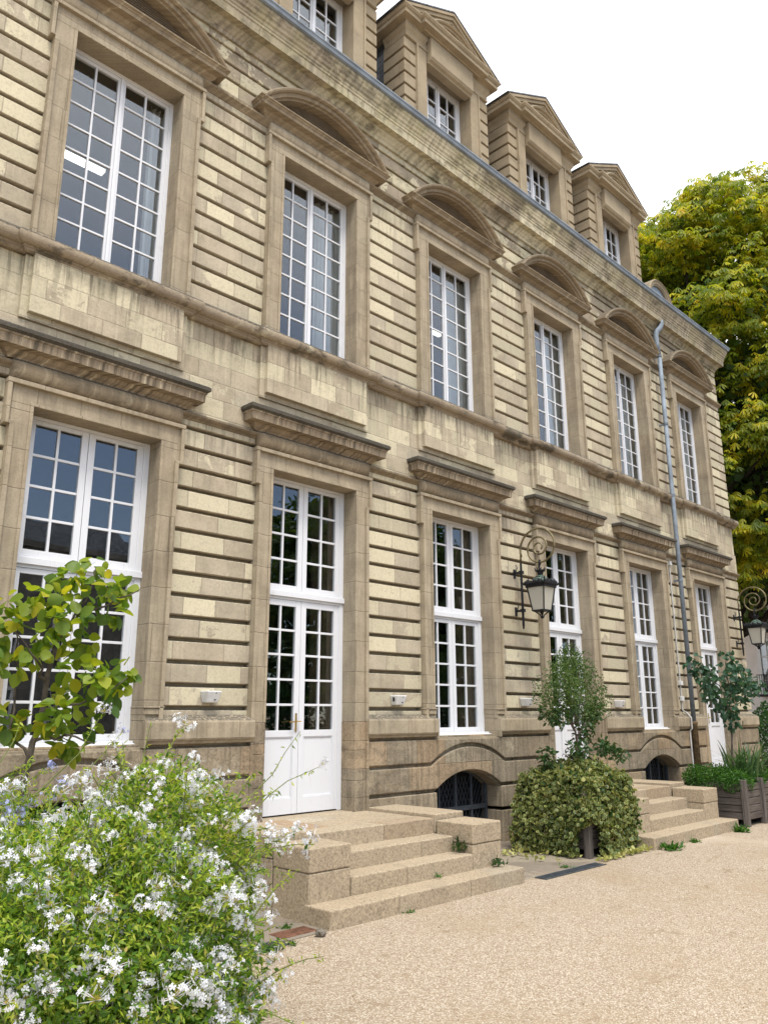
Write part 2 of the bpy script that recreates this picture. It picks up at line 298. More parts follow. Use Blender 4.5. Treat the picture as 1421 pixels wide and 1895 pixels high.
M['lf_ivy'] = leaf_mat("ivy_green", [(0, (0.035, 0.07, 0.018)), (0.6, (0.085, 0.13, 0.032)), (1, (0.20, 0.22, 0.05))], 0.25)
M['lf_ivyedge'] = leaf_mat("ivy_cream_edge", [(0, (0.20, 0.24, 0.07)), (0.5, (0.43, 0.42, 0.14)), (1, (0.62, 0.58, 0.25))], 0.25)
M['lf_privet'] = leaf_mat("privet_leaf", [(0, (0.025, 0.07, 0.015)), (0.6, (0.075, 0.14, 0.03)), (0.95, (0.17, 0.22, 0.07)), (1, (0.20, 0.12, 0.05))], 0.3)
M['lf_rose'] = leaf_mat("dark_shrub_leaf", [(0, (0.018, 0.055, 0.016)), (0.7, (0.05, 0.11, 0.025)), (1, (0.16, 0.09, 0.05))], 0.25)
M['lf_dark'] = leaf_mat("blue_green_leaf", [(0, (0.016, 0.05, 0.030)), (0.6, (0.04, 0.10, 0.055)), (1, (0.09, 0.16, 0.09))], 0.25)
M['lf_cover'] = leaf_mat("ground_cover_leaf", [(0, (0.02, 0.075, 0.012)), (0.6, (0.06, 0.16, 0.02)), (1, (0.12, 0.24, 0.03))], 0.35)
M['lf_iris'] = leaf_mat("sword_leaf", [(0, (0.045, 0.10, 0.045)), (0.7, (0.10, 0.18, 0.07)), (1, (0.22, 0.27, 0.10))], 0.25)
M['lf_hedge'] = leaf_mat("hedge_leaf", [(0, (0.012, 0.045, 0.012)), (0.7, (0.035, 0.10, 0.02)), (1, (0.08, 0.16, 0.03))], 0.25)
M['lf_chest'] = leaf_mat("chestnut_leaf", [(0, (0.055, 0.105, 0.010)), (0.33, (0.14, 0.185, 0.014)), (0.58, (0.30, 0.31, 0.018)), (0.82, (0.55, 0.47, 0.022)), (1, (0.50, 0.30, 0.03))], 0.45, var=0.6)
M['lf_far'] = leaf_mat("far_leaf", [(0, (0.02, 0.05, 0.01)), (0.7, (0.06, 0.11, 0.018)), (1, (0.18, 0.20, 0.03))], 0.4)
M['petal_w'] = leaf_mat("white_petal", [(0, (0.66, 0.66, 0.72)), (0.6, (0.82, 0.82, 0.84)), (0.92, (0.87, 0.86, 0.84)), (1, (0.62, 0.52, 0.36))], 0.3, tcol=(1, 1, 1))
M['petal_b'] = leaf_mat("blue_petal", [(0, (0.36, 0.40, 0.72)), (1, (0.58, 0.60, 0.85))], 0.3, tcol=(1, 1, 1))
M['calyx'] = leaf_mat("yellow_calyx", [(0, (0.30, 0.30, 0.06)), (0.7, (0.45, 0.38, 0.09)), (1, (0.38, 0.17, 0.08))], 0.35)

# ------------------------------------------------------------------ mesh helpers
WLOC = {}
def link(o, parent=None):
    COL.objects.link(o)
    if parent is not None:
        o.parent = parent
        o.matrix_parent_inverse = Matrix.Translation(-WLOC.get(parent.name, Vector((0, 0, 0))))
    return o
def tag(o, label=None, cat=None, group=None, kind=None):
    for k, v in (('label', label), ('category', cat), ('group', group), ('kind', kind)):
        if v: o[k] = v
    return o
def root(name, loc, label, cat, group=None):
    o = bpy.data.objects.new(name, None); o.empty_display_size = 0.2; COL.objects.link(o); o.location = loc; WLOC[o.name] = Vector(loc)
    return tag(o, label, cat, group)
def copy_thing(r, dx, label=None):
    c = r.copy(); COL.objects.link(c); c.location = r.location + Vector(dx)
    if label: c['label'] = label
    for ch in list(r.children):
        k = ch.copy(); COL.objects.link(k); k.parent = c
        for g in list(ch.children):
            q = g.copy(); COL.objects.link(q); q.parent = k
    return c
class MB:
    def __init__(s): s.V = []; s.F = []; s.MI = []; s.cur = 0
    def add(s, vs, fs):
        o = len(s.V); s.V += [tuple(v) for v in vs]
        for f in fs: s.F.append(tuple(i+o for i in f)); s.MI.append(s.cur)
    def box(s, x0, x1, y0, y1, z0, z1):
        s.add([(x0,y0,z0),(x1,y0,z0),(x1,y1,z0),(x0,y1,z0),(x0,y0,z1),(x1,y0,z1),(x1,y1,z1),(x0,y1,z1)],
              [(0,3,2,1),(4,5,6,7),(0,1,5,4),(1,2,6,5),(2,3,7,6),(3,0,4,7)])
    def prism(s, poly, axis, a, b):
        n = len(poly)
        f = {'x': lambda p, t: (t, p[0], p[1]), 'y': lambda p, t: (p[0], t, p[1]), 'z': lambda p, t: (p[0], p[1], t)}[axis]
        s.add([f(p, a) for p in poly] + [f(p, b) for p in poly],
              [tuple(range(n)), tuple(range(2*n-1, n-1, -1))] + [(i, i+n, (i+1) % n + n, (i+1) % n) for i in range(n)])
    def loft(s, rings, closed=True, cap=True):
        n = len(rings[0]); vs = [p for r in rings for p in r]; fs = []
        for i in range(len(rings)-1):
            for j in range(n if closed else n-1):
                fs.append((i*n+j, i*n+(j+1) % n, (i+1)*n+(j+1) % n, (i+1)*n+j))
        if cap: fs += [tuple(range(n-1, -1, -1)), tuple(range((len(rings)-1)*n, len(rings)*n))]
        s.add(vs, fs)
    def moulding(s, xL, xR, prof, yw):          # section (projection, z) carried round three sides
        s.loft([[(xL-d, yw, z), (xL-d, -d, z), (xR+d, -d, z), (xR+d, yw, z)] for d, z in prof])
    def tube(s, pts, r, n=8, cap=True):
        pts = [Vector(p) for p in pts]; rs = r if isinstance(r, (list, tuple, np.ndarray)) else [r]*len(pts); rings = []; up = None
        for i, p in enumerate(pts):
            t = (pts[min(i+1, len(pts)-1)] - pts[max(i-1, 0)]).normalized()
            if up is None: up = t.orthogonal().normalized()
            up = (up - t*up.dot(t)); up = up.normalized() if up.length > 1e-5 else t.orthogonal().normalized()
            bi = t.cross(up)
            rings.append([tuple(p + (up*math.cos(a) + bi*math.sin(a))*rs[i]) for a in [2*math.pi*k/n for k in range(n)]])
        s.loft(rings, True, cap)
    def lathe(s, prof, c, n=20):
        s.loft([[(c[0]+r*math.cos(2*math.pi*k/n), c[1]+r*math.sin(2*math.pi*k/n), c[2]+z) for k in range(n)] for r, z in prof])
    def build(s, name, mat, parent=None, smooth=False, bevel=0.0, seg=2, loc=None):
        me = bpy.data.meshes.new(name); me.from_pydata(s.V, [], s.F); me.validate()
        for m in (mat if isinstance(mat, list) else [mat]): me.materials.append(m)
        if isinstance(mat, list): me.polygons.foreach_set('material_index', s.MI[:len(me.polygons)])
        import bmesh
        b = bmesh.new(); b.from_mesh(me); bmesh.ops.recalc_face_normals(b, faces=b.faces); b.to_mesh(me); b.free()
        if smooth: me.polygons.foreach_set('use_smooth', [True]*len(me.polygons))
        o = bpy.data.objects.new(name, me); link(o, parent)
        if loc: o.location = loc
        if bevel:
            bm_ = o.modifiers.new("edge", 'BEVEL'); bm_.width = bevel; bm_.segments = seg; bm_.limit_method = 'ANGLE'; bm_.angle_limit = R(40)
        if smooth == 'auto': pass
        return o
def np_mesh(name, V, faces, mats, parent=None, mi=None, smooth=False):
    me = bpy.data.meshes.new(name); V = np.asarray(V, np.float32); k = faces.shape[1]
    me.vertices.add(len(V)); me.vertices.foreach_set('co', V.ravel()); me.loops.add(faces.size); me.loops.foreach_set('vertex_index', faces.ravel().astype(np.int32))
    me.polygons.add(len(faces)); me.polygons.foreach_set('loop_start', np.arange(0, faces.size, k, dtype=np.int32)); me.polygons.foreach_set('loop_total', np.full(len(faces), k, np.int32))
    for m in (mats if isinstance(mats, list) else [mats]): me.materials.append(m)
    if mi is not None: me.polygons.foreach_set('material_index', np.asarray(mi, np.int32))
    if smooth: me.polygons.foreach_set('use_smooth', [True]*len(faces))
    me.update(calc_edges=True); me.validate()
    return link(bpy.data.objects.new(name, me), parent)
def unit(a): return a / np.maximum(np.linalg.norm(a, axis=1, keepdims=True), 1e-9)
def rdir(n): return unit(rng.normal(size=(n, 3)))
def leaf_geo(P, D, N, L, Wd, fold=0.25, droop=0.15, shape='lance'):
    """leaf blades: P base, D axis, N facing, L length, Wd width; returns verts, quads"""
    D = unit(D); N = unit(N - D*np.sum(N*D, 1, keepdims=True)); B = np.cross(D, N); L = L[:, None]; Wd = Wd[:, None]
    if shape == 'lance': pr = [(0, 0), (0.40, 0.5), (1, 0)]; st = [(0.40, 0.5)]
    t = P + D*L - N*L*droop; m = P + D*L*0.45
    if shape == 'lance':
        l = m + B*Wd*0.5 + N*Wd*fold; r = m - B*Wd*0.5 + N*Wd*fold
        V = np.stack([P, l, t, r], 1).reshape(-1, 3); n = len(P); i = np.arange(n)[:, None]*4
        return V, np.concatenate([i+np.array([[0, 2, 1]]), i+np.array([[0, 3, 2]])])
    pr = {'round': ((0.06, 0.22), (0.25, 0.44), (0.52, 0.48), (0.80, 0.30)), 'ob': ((0.45, 0.32), (0.8, 0.45)), 'ob2': ((0.45, 0.32), (0.8, 0.45))}[shape]
    side = lambda s_: [P + D*L*q - N*L*droop*q*q + s_*B*Wd*w + N*Wd*fold*w*1.3 for q, w in pr]
    pts = [P] + side(1) + [t] + side(-1)[::-1]; k = len(pts); h = len(pr)+2
    V = np.stack(pts, 1).reshape(-1, 3); n = len(P); i = np.arange(n)[:, None]*k
    return V, np.concatenate([i+np.array([list(range(h))[::-1]]), i+np.array([[0]+list(range(h-1, k))[::-1]])])
def foliage(name, P, out, L, Wd, mat, parent=None, shape='lance', up=0.35, spread=0.9, fold=0.25, droop=0.15):
    n = len(P); D = unit(out*0.7 + rdir(n)*spread + np.array([0, 0, -0.05])); N = unit(rdir(n)*0.75 + out*0.35 + np.array([0, 0, up]))
    L = L*(0.65+0.7*rng.random(n)); Wd = Wd*(0.7+0.6*rng.random(n))
    V, Fc = leaf_geo(P, D, N, L, Wd, fold, droop, shape)
    return np_mesh(name, V, Fc, mat, parent)
def in_ellipsoids(E, n, shell=0.45):
    """random points near the outer part of a union of ellipsoids [(c, r, weight)] and their outward directions"""
    w = np.array([e[2] for e in E], float); k = rng.choice(len(E), n, p=w/w.sum())
    C = np.array([e[0] for e in E], float)[k]; Rr = np.array([e[1] for e in E], float)[k]; d = rdir(n)
    s = 1 - shell*rng.random(n)**1.6
    lump = 1 + 0.09*np.sin(5*d[:, :1]+3*C[:, :1]+4*d[:, 2:])*np.cos(6*d[:, 1:2]+2*C[:, 1:2])
    return C + d*Rr*s[:, None]*lump, unit(d/Rr)

# ------------------------------------------------------------------ ground
G0 = -0.333
m = MB(); m.add([(-400, -400, G0), (500, -400, G0), (500, 400, G0), (-400, 400, G0)], [(0, 1, 2, 3)])
tag(m.build("ground", M['gravel']), kind='structure')
m = MB()
for i in range(27):                                        # paved strip along the foot of the building, slab by slab
    x0 = -5.0 + i*0.9; m.box(x0+0.004, x0+0.896, -1.04, 0.3, G0-0.1, G0+0.006); m.box(x0-0.38, x0+0.512, -2.08, -1.05, G0-0.1, G0+0.006)
tag(m.build("pavement", M['paving'], bevel=0.006), kind='structure')

# ------------------------------------------------------------------ building
XL, XR, BAY = -4.9, 18.41, 3.2439
CS = [i*BAY for i in range(-1, 6)]
bld = root("stone_building", (9, 0, G0), "long two storey limestone building with rusticated walls, arched pediments and stone dormers", "building")
def rust_profile(g0, per, n, ztop, zbot, yw=0.07, dep=0.10, gh=0.046, back=0.45):
    p = [(back, zbot), (yw, zbot)] if zbot < g0 else [(back, g0+gh)]
    for k in range(n):
        g = g0 + k*per
        if g > zbot: p += [(yw, g), (yw+dep, g), (yw+dep, g+gh-0.004), (yw+0.010, g+gh)] if zbot < g else []
        p += [(yw, g+gh+0.010)] if g > zbot else []
    p += [(yw, ztop), (back, ztop)]
    return p
def rust_runs(m, g0, per, n, zbot, ztop, spans):
    prof = rust_profile(g0, per, n, ztop, zbot)
    for a, b in spans: m.prism(prof, 'x', a, b)
piers = []
edges = [XL] + CS + [XR]
for i in range(len(edges)-1):
    a = XL if i == 0 else edges[i]+0.9; b = XR if i == len(edges)-2 else edges[i+1]-0.9
    if b > a: piers.append((a, b))
for p in piers:
    m = MB(); rust_runs(m, 1.715, 0.2655, 14, 1.62, 5.36, [p]); m.build("ground_floor_wall", M['rust_low'], bld, bevel=0.007)
    m = MB(); rust_runs(m, 7.20, 0.2644, 12, 6.98, 10.27, [p]); m.build("upper_floor_wall", M['rust_up'], bld, bevel=0.007)
m = MB(); rust_runs(m, 7.20+0.2644*12+0.02, 0.2644, 4, 10.27, 11.45, [(XL, XR)]); m.build("frieze_wall", M['frieze'], bld, bevel=0.007)
# plinth: courses of granite, two of them bent up into an arch over each cellar window
CELL = [0, 2*BAY, 4*BAY]; DOORS = [BAY, 3*BAY, 5*BAY]
def arc_pts(hw, z0, rise, n=14, rev=False):
    r = (hw*hw+rise*rise)/(2*rise); t = math.asin(hw/r); p = [(r*math.sin(a), z0+rise-r+r*math.cos(a)) for a in np.linspace(-t, t, n)]
    return p[::-1] if rev else p
m = MB(); yf, yb = -0.035, 0.40
cuts = [XL] + sorted([v for c in DOORS for v in (c-0.98, c+0.98)] + [-BAY-0.98, -BAY+0.98]) + [XR+0.02]
for a, b in zip(cuts[::2], cuts[1::2]):
    cc = [c for c in CELL if a < c < b]; segs = [(a, cc[0]-1.2), (cc[0]+1.2, b)] if cc else [(a, b)]
    for z0, z1 in ((-0.36, 0.145), (0.195, 0.525), (0.575, 0.905), (0.955, 1.29)):
        for p, q in segs: m.box(p, q, yf, yb, z0, z1)
    m.box(a, b, 0.03, yb, 1.285, 1.345)
    for p, q in segs: m.box(p+0.004, q-0.004, 0.02, yb-0.004, -0.3, 1.285)
    for c in cc:
        for s in (-1, 1):
            x0, x1 = sorted((c+s*1.197, c+s*0.80))
            m.box(x0, x1, yf, yb, -0.36, 0.145); m.box(x0, x1, yf, yb, 0.195, 0.525)
        ring = [(-1.2, 0.575), (-0.81, 0.575)] + arc_pts(0.79, 0.575, 0.24) + [(0.81, 0.575), (1.2, 0.575), (1.2, 0.905), (0.92, 0.905)] + arc_pts(0.88, 0.925, 0.24, rev=True) + [(-0.92, 0.905), (-1.2, 0.905)]
        m.prism([(c+p[0], p[1]) for p in ring], 'y', yf, yb)
        top = [(-1.2, 0.955), (-0.93, 0.955)] + arc_pts(0.89, 0.975, 0.25) + [(0.93, 0.955), (1.2, 0.955), (1.2, 1.29), (-1.2, 1.29)]
        m.prism([(c+p[0], p[1]) for p in top], 'y', yf, yb)
        bk = [(-1.195, 0.53)] + [(-0.80, 0.53)] + arc_pts(0.795, 0.53, 0.27) + [(0.80, 0.53), (1.195, 0.53), (1.195, 1.28), (-1.195, 1.28)]
        m.prism([(c+p[0], p[1]) for p in bk], 'y', 0.025, yb-0.01)
m.build("plinth_wall", M['granite'], bld, bevel=0.014)
# band at the top of the plinth
for a, b in zip(cuts[::2], cuts[1::2]):
    prof = [(0.06, 1.335), (-0.045, 1.335), (-0.05, 1.36), (-0.085, 1.385), (-0.085, 1.575), (-0.078, 1.60), (0.06, 1.665)]
    cc = [c for c in CELL if a < c < b]; segs = [(a, cc[0]-0.79), (cc[0]+0.79, b)] if cc else [(a, b)]
    for p, q in segs: m = MB(); m.prism(prof, 'x', p, q); m.build("plinth_band", M['trim'], bld, bevel=0.012)
# string, plain band, dado, sill roll
ext = 0.0
m = MB(); m.prism([(0.2, 5.295), (0.06, 5.295), (0.045, 5.315), (0.02, 5.33), (0.0, 5.35), (0.0, 5.375), (0.05, 5.40), (0.2, 5.40)], 'x', XL, XR+0.04); m.build("string_course", M['trimdk'], bld, bevel=0.004)
m = MB(); m.box(XL, XR, 0.05, 0.45, 5.38, 5.90); m.box(XL, XR-0.003, 0.075, 0.45, 5.90, 6.70)
for c in CS:
    m.box(c-1.03, c+1.03, 0.02, 0.2, 5.905, 6.70); m.box(c-0.955, c+0.945, -0.045, 0.1, 5.975, 6.69)
m.build("dado_band", M['dado'], bld, bevel=0.006)
roll = [(-0.08, 6.665), (-0.02, 6.668), (0.005, 6.685), (0.01, 6.705), (0.028, 6.715), (0.03, 6.732)] + [(0.04+0.065*math.sin(t), 6.815-0.082*math.cos(t)) for t in np.linspace(0.15, 2.75, 9)] + [(0.0, 6.925), (-0.08, 6.99)]
m = MB(); m.prism([(-d, z) for d, z in roll] + [(0.3, 6.99), (0.3, 6.665)], 'x', XL, XR+0.10)
for c in CS: m.moulding(c-1.03, c+1.03, [(d+0.045 if d > -0.05 else d, z+0.002) for d, z in roll], 0.2)
m.build("sill_course", M['roll'], bld)
m = MB(); m.prism([(0.2, 10.255), (0.06, 10.255), (0.04, 10.28), (0.01, 10.31), (-0.01, 10.325), (-0.01, 10.36), (0.05, 10.385), (0.2, 10.385)], 'x', XL, XR+0.04); m.build("string_course", M['trimdk'], bld, bevel=0.004)
# cornice, gutter, roof
cor = [(-0.10, 11.34), (-0.03, 11.345), (-0.02, 11.40), (0.0, 11.42), (0.02, 11.46), (0.05, 11.49), (0.06, 11.53), (0.055, 11.535), (0.16, 11.55), (0.16, 11.545), (0.165, 11.69), (0.178, 11.70), (0.178, 11.745), (0.19, 11.755), (0.195, 11.80), (0.215, 11.82), (0.225, 11.87), (0.245, 11.90), (0.25, 11.94), (0.265, 11.96), (0.27, 12.02), (-0.1, 12.03)]
m = MB(); m.moulding(XL, XR, cor, 6.0); m.build("cornice", M['cornice'], bld, bevel=0.004)
gut = [(0.05, 12.022), (0.285, 12.022), (0.315, 12.035), (0.325, 12.09), (0.34, 12.10), (0.34, 12.125), (0.30, 12.13), (0.05, 12.12)]
m = MB(); m.moulding(XL, XR, gut, 6.0); m.build("gutter", M['zinc'], bld, bevel=0.004)
m = MB(); a, b = XL+0.1, XR+0.2
m.add([(a, -0.15, 12.10), (b, -0.15, 12.10), (b-4.2, 4.6, 16.0), (a, 4.6, 16.0), (b, 9.5, 12.10), (a, 9.5, 12.10)], [(0, 1, 2, 3), (1, 4, 2), (4, 5, 3, 2), (0, 3, 5), (0, 5, 4, 1)])
m.build("roof", M['slate'], bld)
# flank, back and floors behind the facade
m = MB(); m.box(XR-0.5, XR-0.01, 0.452, 9.3, G0-0.1, 12.0); m.box(XL, XL+0.4, 0.452, 9.3, G0-0.1, 12.0); m.box(XL+0.4, XR-0.5, 8.9, 9.3, G0-0.1, 12.0); m.build("flank_wall", M['rust_up'], bld)
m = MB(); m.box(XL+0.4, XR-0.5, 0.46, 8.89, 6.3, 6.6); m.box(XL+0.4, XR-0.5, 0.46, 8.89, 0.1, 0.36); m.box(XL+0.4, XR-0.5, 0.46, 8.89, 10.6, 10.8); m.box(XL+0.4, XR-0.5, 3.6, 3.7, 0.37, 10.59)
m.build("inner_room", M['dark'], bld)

# ---- window surrounds
def surround(name, zb, zt, hw, sh, eh, eb, leg0, top, cush, m_face):
    """stone frame: legs, head, ears, outer fillet, cushion frieze"""
    m = MB(); d = 0.42
    m.box(-sh, -hw, 0.0, d, leg0, zt); m.box(hw, sh, 0.0, d, leg0, zt); m.box(-sh, sh, 0.0, d, zt, top)
    for s in (-1, 1):
        x0, x1 = sorted((s*sh, s*eh)); m.box(x0, x1, 0.0, 0.2, eb, top)
        x0, x1 = sorted((s*(hw-0.004), s*(hw+0.035))); m.box(x0, x1, -0.015, 0.05, leg0+0.0, zt-0.004)   # inner bead
        # outer fillet with the step at the ear
        x0, x1 = sorted((s*(sh-0.045), s*(sh+0.006))); m.box(x0, x1, -0.040, 0.06, leg0, eb+0.001)
        x0, x1 = sorted((s*(eh-0.04), s*(eh+0.006))); m.box(x0, x1, -0.042, 0.06, eb-0.002, top-0.041)
        x0, x1 = sorted((s*(sh-0.04), s*(eh-0.04))); m.box(x0, x1, -0.041, 0.06, eb-0.004, eb+0.036)
    m.box(-hw-0.035, hw+0.035, -0.0153, 0.05, zt-0.0035, zt+0.032)
    m.box(-eh-0.012, eh+0.012, -0.048, 0.06, top-0.04, top+0.012)
    return m
lowS, upS = None, None
SURR = []
for i, c in enumerate(CS):
    door = any(abs(c-q) < 0.1 for q in DOORS + [-BAY])
    leg0 = 1.565 if door else 1.60
    m = surround('s', 1.33, 4.91, 0.774, 1.005, 1.065, 4.65, leg0, 5.15, None, None)
    if not door:
        for s in (-1, 1):
            x0, x1 = sorted((s*0.769, s*1.02)); m.box(x0, x1, -0.026, 0.3, 1.665, 1.735); x0, x1 = sorted((s*0.766, s*1.024)); m.box(x0, x1, -0.04, 0.3, 1.7352, 1.757)
            x0, x1 = sorted((s*0.776, s*0.80)); m.box(x0, x1, -0.082, 0.42, 1.30, 1.60)
        m.box(-0.775, 0.775, 0.0, 0.42, 1.28, 1.316)
    if door:
        m.cur = 1
        for s in (-1, 1):
            x0, x1 = sorted((s*0.774, s*1.005))
            for za, zb in ((0.38, 0.78), (0.783, 1.18), (1.183, 1.563)): m.box(x0-0.004, x1+0.004, -0.012, 0.42, za, zb)
            x0, x1 = sorted((s*0.965, s*1.011)); m.box(x0, x1, -0.048, 0.06, 0.38, 1.563)
    s_ = m.build("window_surround", [M['trim'], M['granite']], bld, bevel=0.006, loc=(c, 0, 0))
    m = MB()                                             # cushion frieze with rounded ends
    n = 9; rings = []
    for x, k in ((-1.04, 0.0), (-1.035, 0.55), (-1.01, 0.85), (-0.96, 1.0), (0.96, 1.0), (1.01, 0.85), (1.035, 0.55), (1.04, 0.0)):
        rings.append([(x, 0.10, 5.16)] + [(x, 0.02-0.075*k*math.sin(t), 5.285-0.118*math.cos(t)) for t in np.linspace(0, math.pi, n)] + [(x, 0.10, 5.41)])
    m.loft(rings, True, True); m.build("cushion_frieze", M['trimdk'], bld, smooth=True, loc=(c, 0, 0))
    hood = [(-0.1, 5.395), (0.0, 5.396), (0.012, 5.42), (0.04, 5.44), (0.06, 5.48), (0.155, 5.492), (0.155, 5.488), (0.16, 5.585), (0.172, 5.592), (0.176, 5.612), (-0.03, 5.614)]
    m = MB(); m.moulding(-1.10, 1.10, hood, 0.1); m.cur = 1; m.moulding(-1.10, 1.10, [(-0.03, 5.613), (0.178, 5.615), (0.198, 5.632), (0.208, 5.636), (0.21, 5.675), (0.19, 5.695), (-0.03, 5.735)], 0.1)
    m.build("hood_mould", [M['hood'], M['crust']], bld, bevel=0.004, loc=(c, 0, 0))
    m = surround('s', 7.0, 9.8916, 0.75, 1.01, 1.065, 9.62, 6.93, 10.14, None, None)
    m.prism([(-0.03, 6.94), (0.40, 6.94), (0.40, 7.005), (0.26, 7.0)], 'x', -0.7495, 0.7495)
    m.build("window_surround", M['trim'], bld, bevel=0.006, loc=(c, 0, 0))
    m = MB(); rings = []
    for x, k in ((-1.04, 0.0), (-1.035, 0.5), (-1.0, 0.9), (-0.96, 1.0), (0.96, 1.0), (1.0, 0.9), (1.035, 0.5), (1.04, 0.0)):
        rings.append([(x, 0.10, 10.15)] + [(x, 0.02-0.06*k*math.sin(t), 10.255-0.10*math.cos(t)) for t in np.linspace(0, math.pi, n)] + [(x, 0.10, 10.37)])
    m.loft(rings, True, True); m.build("cushion_frieze", M['trim'], bld, smooth=True, loc=(c, 0, 0))
    # segmental pediment
    ped = [(-0.1, 10.36), (0.0, 10.362), (0.02, 10.385), (0.045, 10.40), (0.065, 10.44), (0.155, 10.45), (0.155, 10.446), (0.16, 10.495), (0.172, 10.502), (0.178, 10.52), (0.20, 10.535), (0.20, 10.552), (-0.05, 10.575)]
    m = MB(); m.moulding(-1.15, 1.15, ped, 0.1)
    hc, rise, zc0 = 1.335, 0.64, 10.55; r = (hc*hc+rise*rise)/(2*rise); zc = zc0+rise-r; th = math.asin(hc/r)
    sec = [(r-0.01, -0.08), (r-0.004, 0.16), (r-0.012, 0.195), (r-0.035, 0.213), (r-0.06, 0.205), (r-0.078, 0.178), (r-0.08, 0.15), (r-0.135, 0.142), (r-0.142, 0.10), (r-0.165, 0.09), (r-0.172, -0.08)]
    m.loft([[((q*math.sin(a)), -d, zc+q*math.cos(a)) for q, d in sec] for a in np.linspace(-th, th, 29)])
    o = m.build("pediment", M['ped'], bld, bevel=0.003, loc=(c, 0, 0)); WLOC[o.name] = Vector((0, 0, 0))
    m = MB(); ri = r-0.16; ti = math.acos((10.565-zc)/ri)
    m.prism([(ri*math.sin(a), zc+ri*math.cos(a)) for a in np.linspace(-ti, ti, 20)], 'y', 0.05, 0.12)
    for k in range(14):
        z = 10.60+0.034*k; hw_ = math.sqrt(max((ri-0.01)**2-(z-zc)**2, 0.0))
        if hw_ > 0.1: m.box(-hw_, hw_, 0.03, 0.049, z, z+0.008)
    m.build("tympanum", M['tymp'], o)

# ---- joinery
def casement(m, x0, x1, z0, z1, cols, rows, y0, st, rail, mun, solid=0.0, rb=None):
    rb = rb or rail
    m.box(x0, x0+st, y0, y0+0.05, z0, z1); m.box(x1-st, x1, y0, y0+0.05, z0, z1)
    m.box(x0+st, x1-st, y0+0.002, y0+0.048, z1-rail, z1); m.box(x0+st, x1-st, y0+0.002, y0+0.048, z0, z0+rb)
    zg = z0+rb; zt = z1-rail; xa, xb = x0+st, x1-st
    if solid:
        m.box(xa, xb, y0+0.018, y0+0.04, zg, solid-rail); m.box(xa, xb, y0+0.002, y0+0.048, solid-rail, solid)
        for s in (0, 1):
            xx = xa if s == 0 else xb-0.014; m.box(xx, xx+0.014, y0+0.008, y0+0.02, zg, solid-rail)
        m.box(xa+0.014, xb-0.014, y0+0.008, y0+0.02, zg, zg+0.014); m.box(xa+0.014, xb-0.014, y0+0.008, y0+0.02, solid-rail-0.014, solid-rail)
        zg = solid
    for k in range(1, cols):
        x = xa+(xb-xa)*k/cols; m.box(x-mun/2, x+mun/2, y0+0.006, y0+0.042, zg, zt)
    for k in range(1, rows):
        z = zg+(zt-zg)*k/rows; m.box(xa, xb, y0+0.010, y0+0.038, z-mun/2, z+mun/2)
    return xa, xb, zg, zt
def pane(parent, specs, y):
    m = MB()
    for xa, xb, za, zb in specs: m.box(xa-0.005, xb+0.005, y, y+0.004, za-0.005, zb+0.005)
    return m.build("glass", M['glass'], parent)
def upper_window(c):
    m = MB(); y = 0.262; z0, z1 = 7.0, 9.905
    m.box(-0.765, -0.70, y, y+0.09, z0, z1); m.box(0.70, 0.765, y, y+0.09, z0, z1); m.box(-0.70, 0.70, y+0.002, y+0.088, 9.84, z1); m.box(-0.70, 0.70, y+0.002, y+0.088, z0, 7.045)
    w = m.build("window", M['paint'], bld, bevel=0.004, loc=(c, 0, 0)); WLOC[w.name] = Vector((0, 0, 0)); sp = []
    for s in (-1, 1):
        m = MB(); x0, x1 = (-0.70, -0.003) if s < 0 else (0.003, 0.70)
        sp.append(casement(m, x0, x1, 7.047, 9.838, 2, 8, y+0.012, 0.052, 0.05, 0.026, rb=0.075)); m.build("casement", M['paint'], w, bevel=0.003)
    m = MB(); m.box(-0.022, 0.022, y-0.006, y+0.012, 7.05, 9.835); m.build("meeting_rail", M['paint'], w, bevel=0.006)
    pane(w, sp, y+0.036); return w
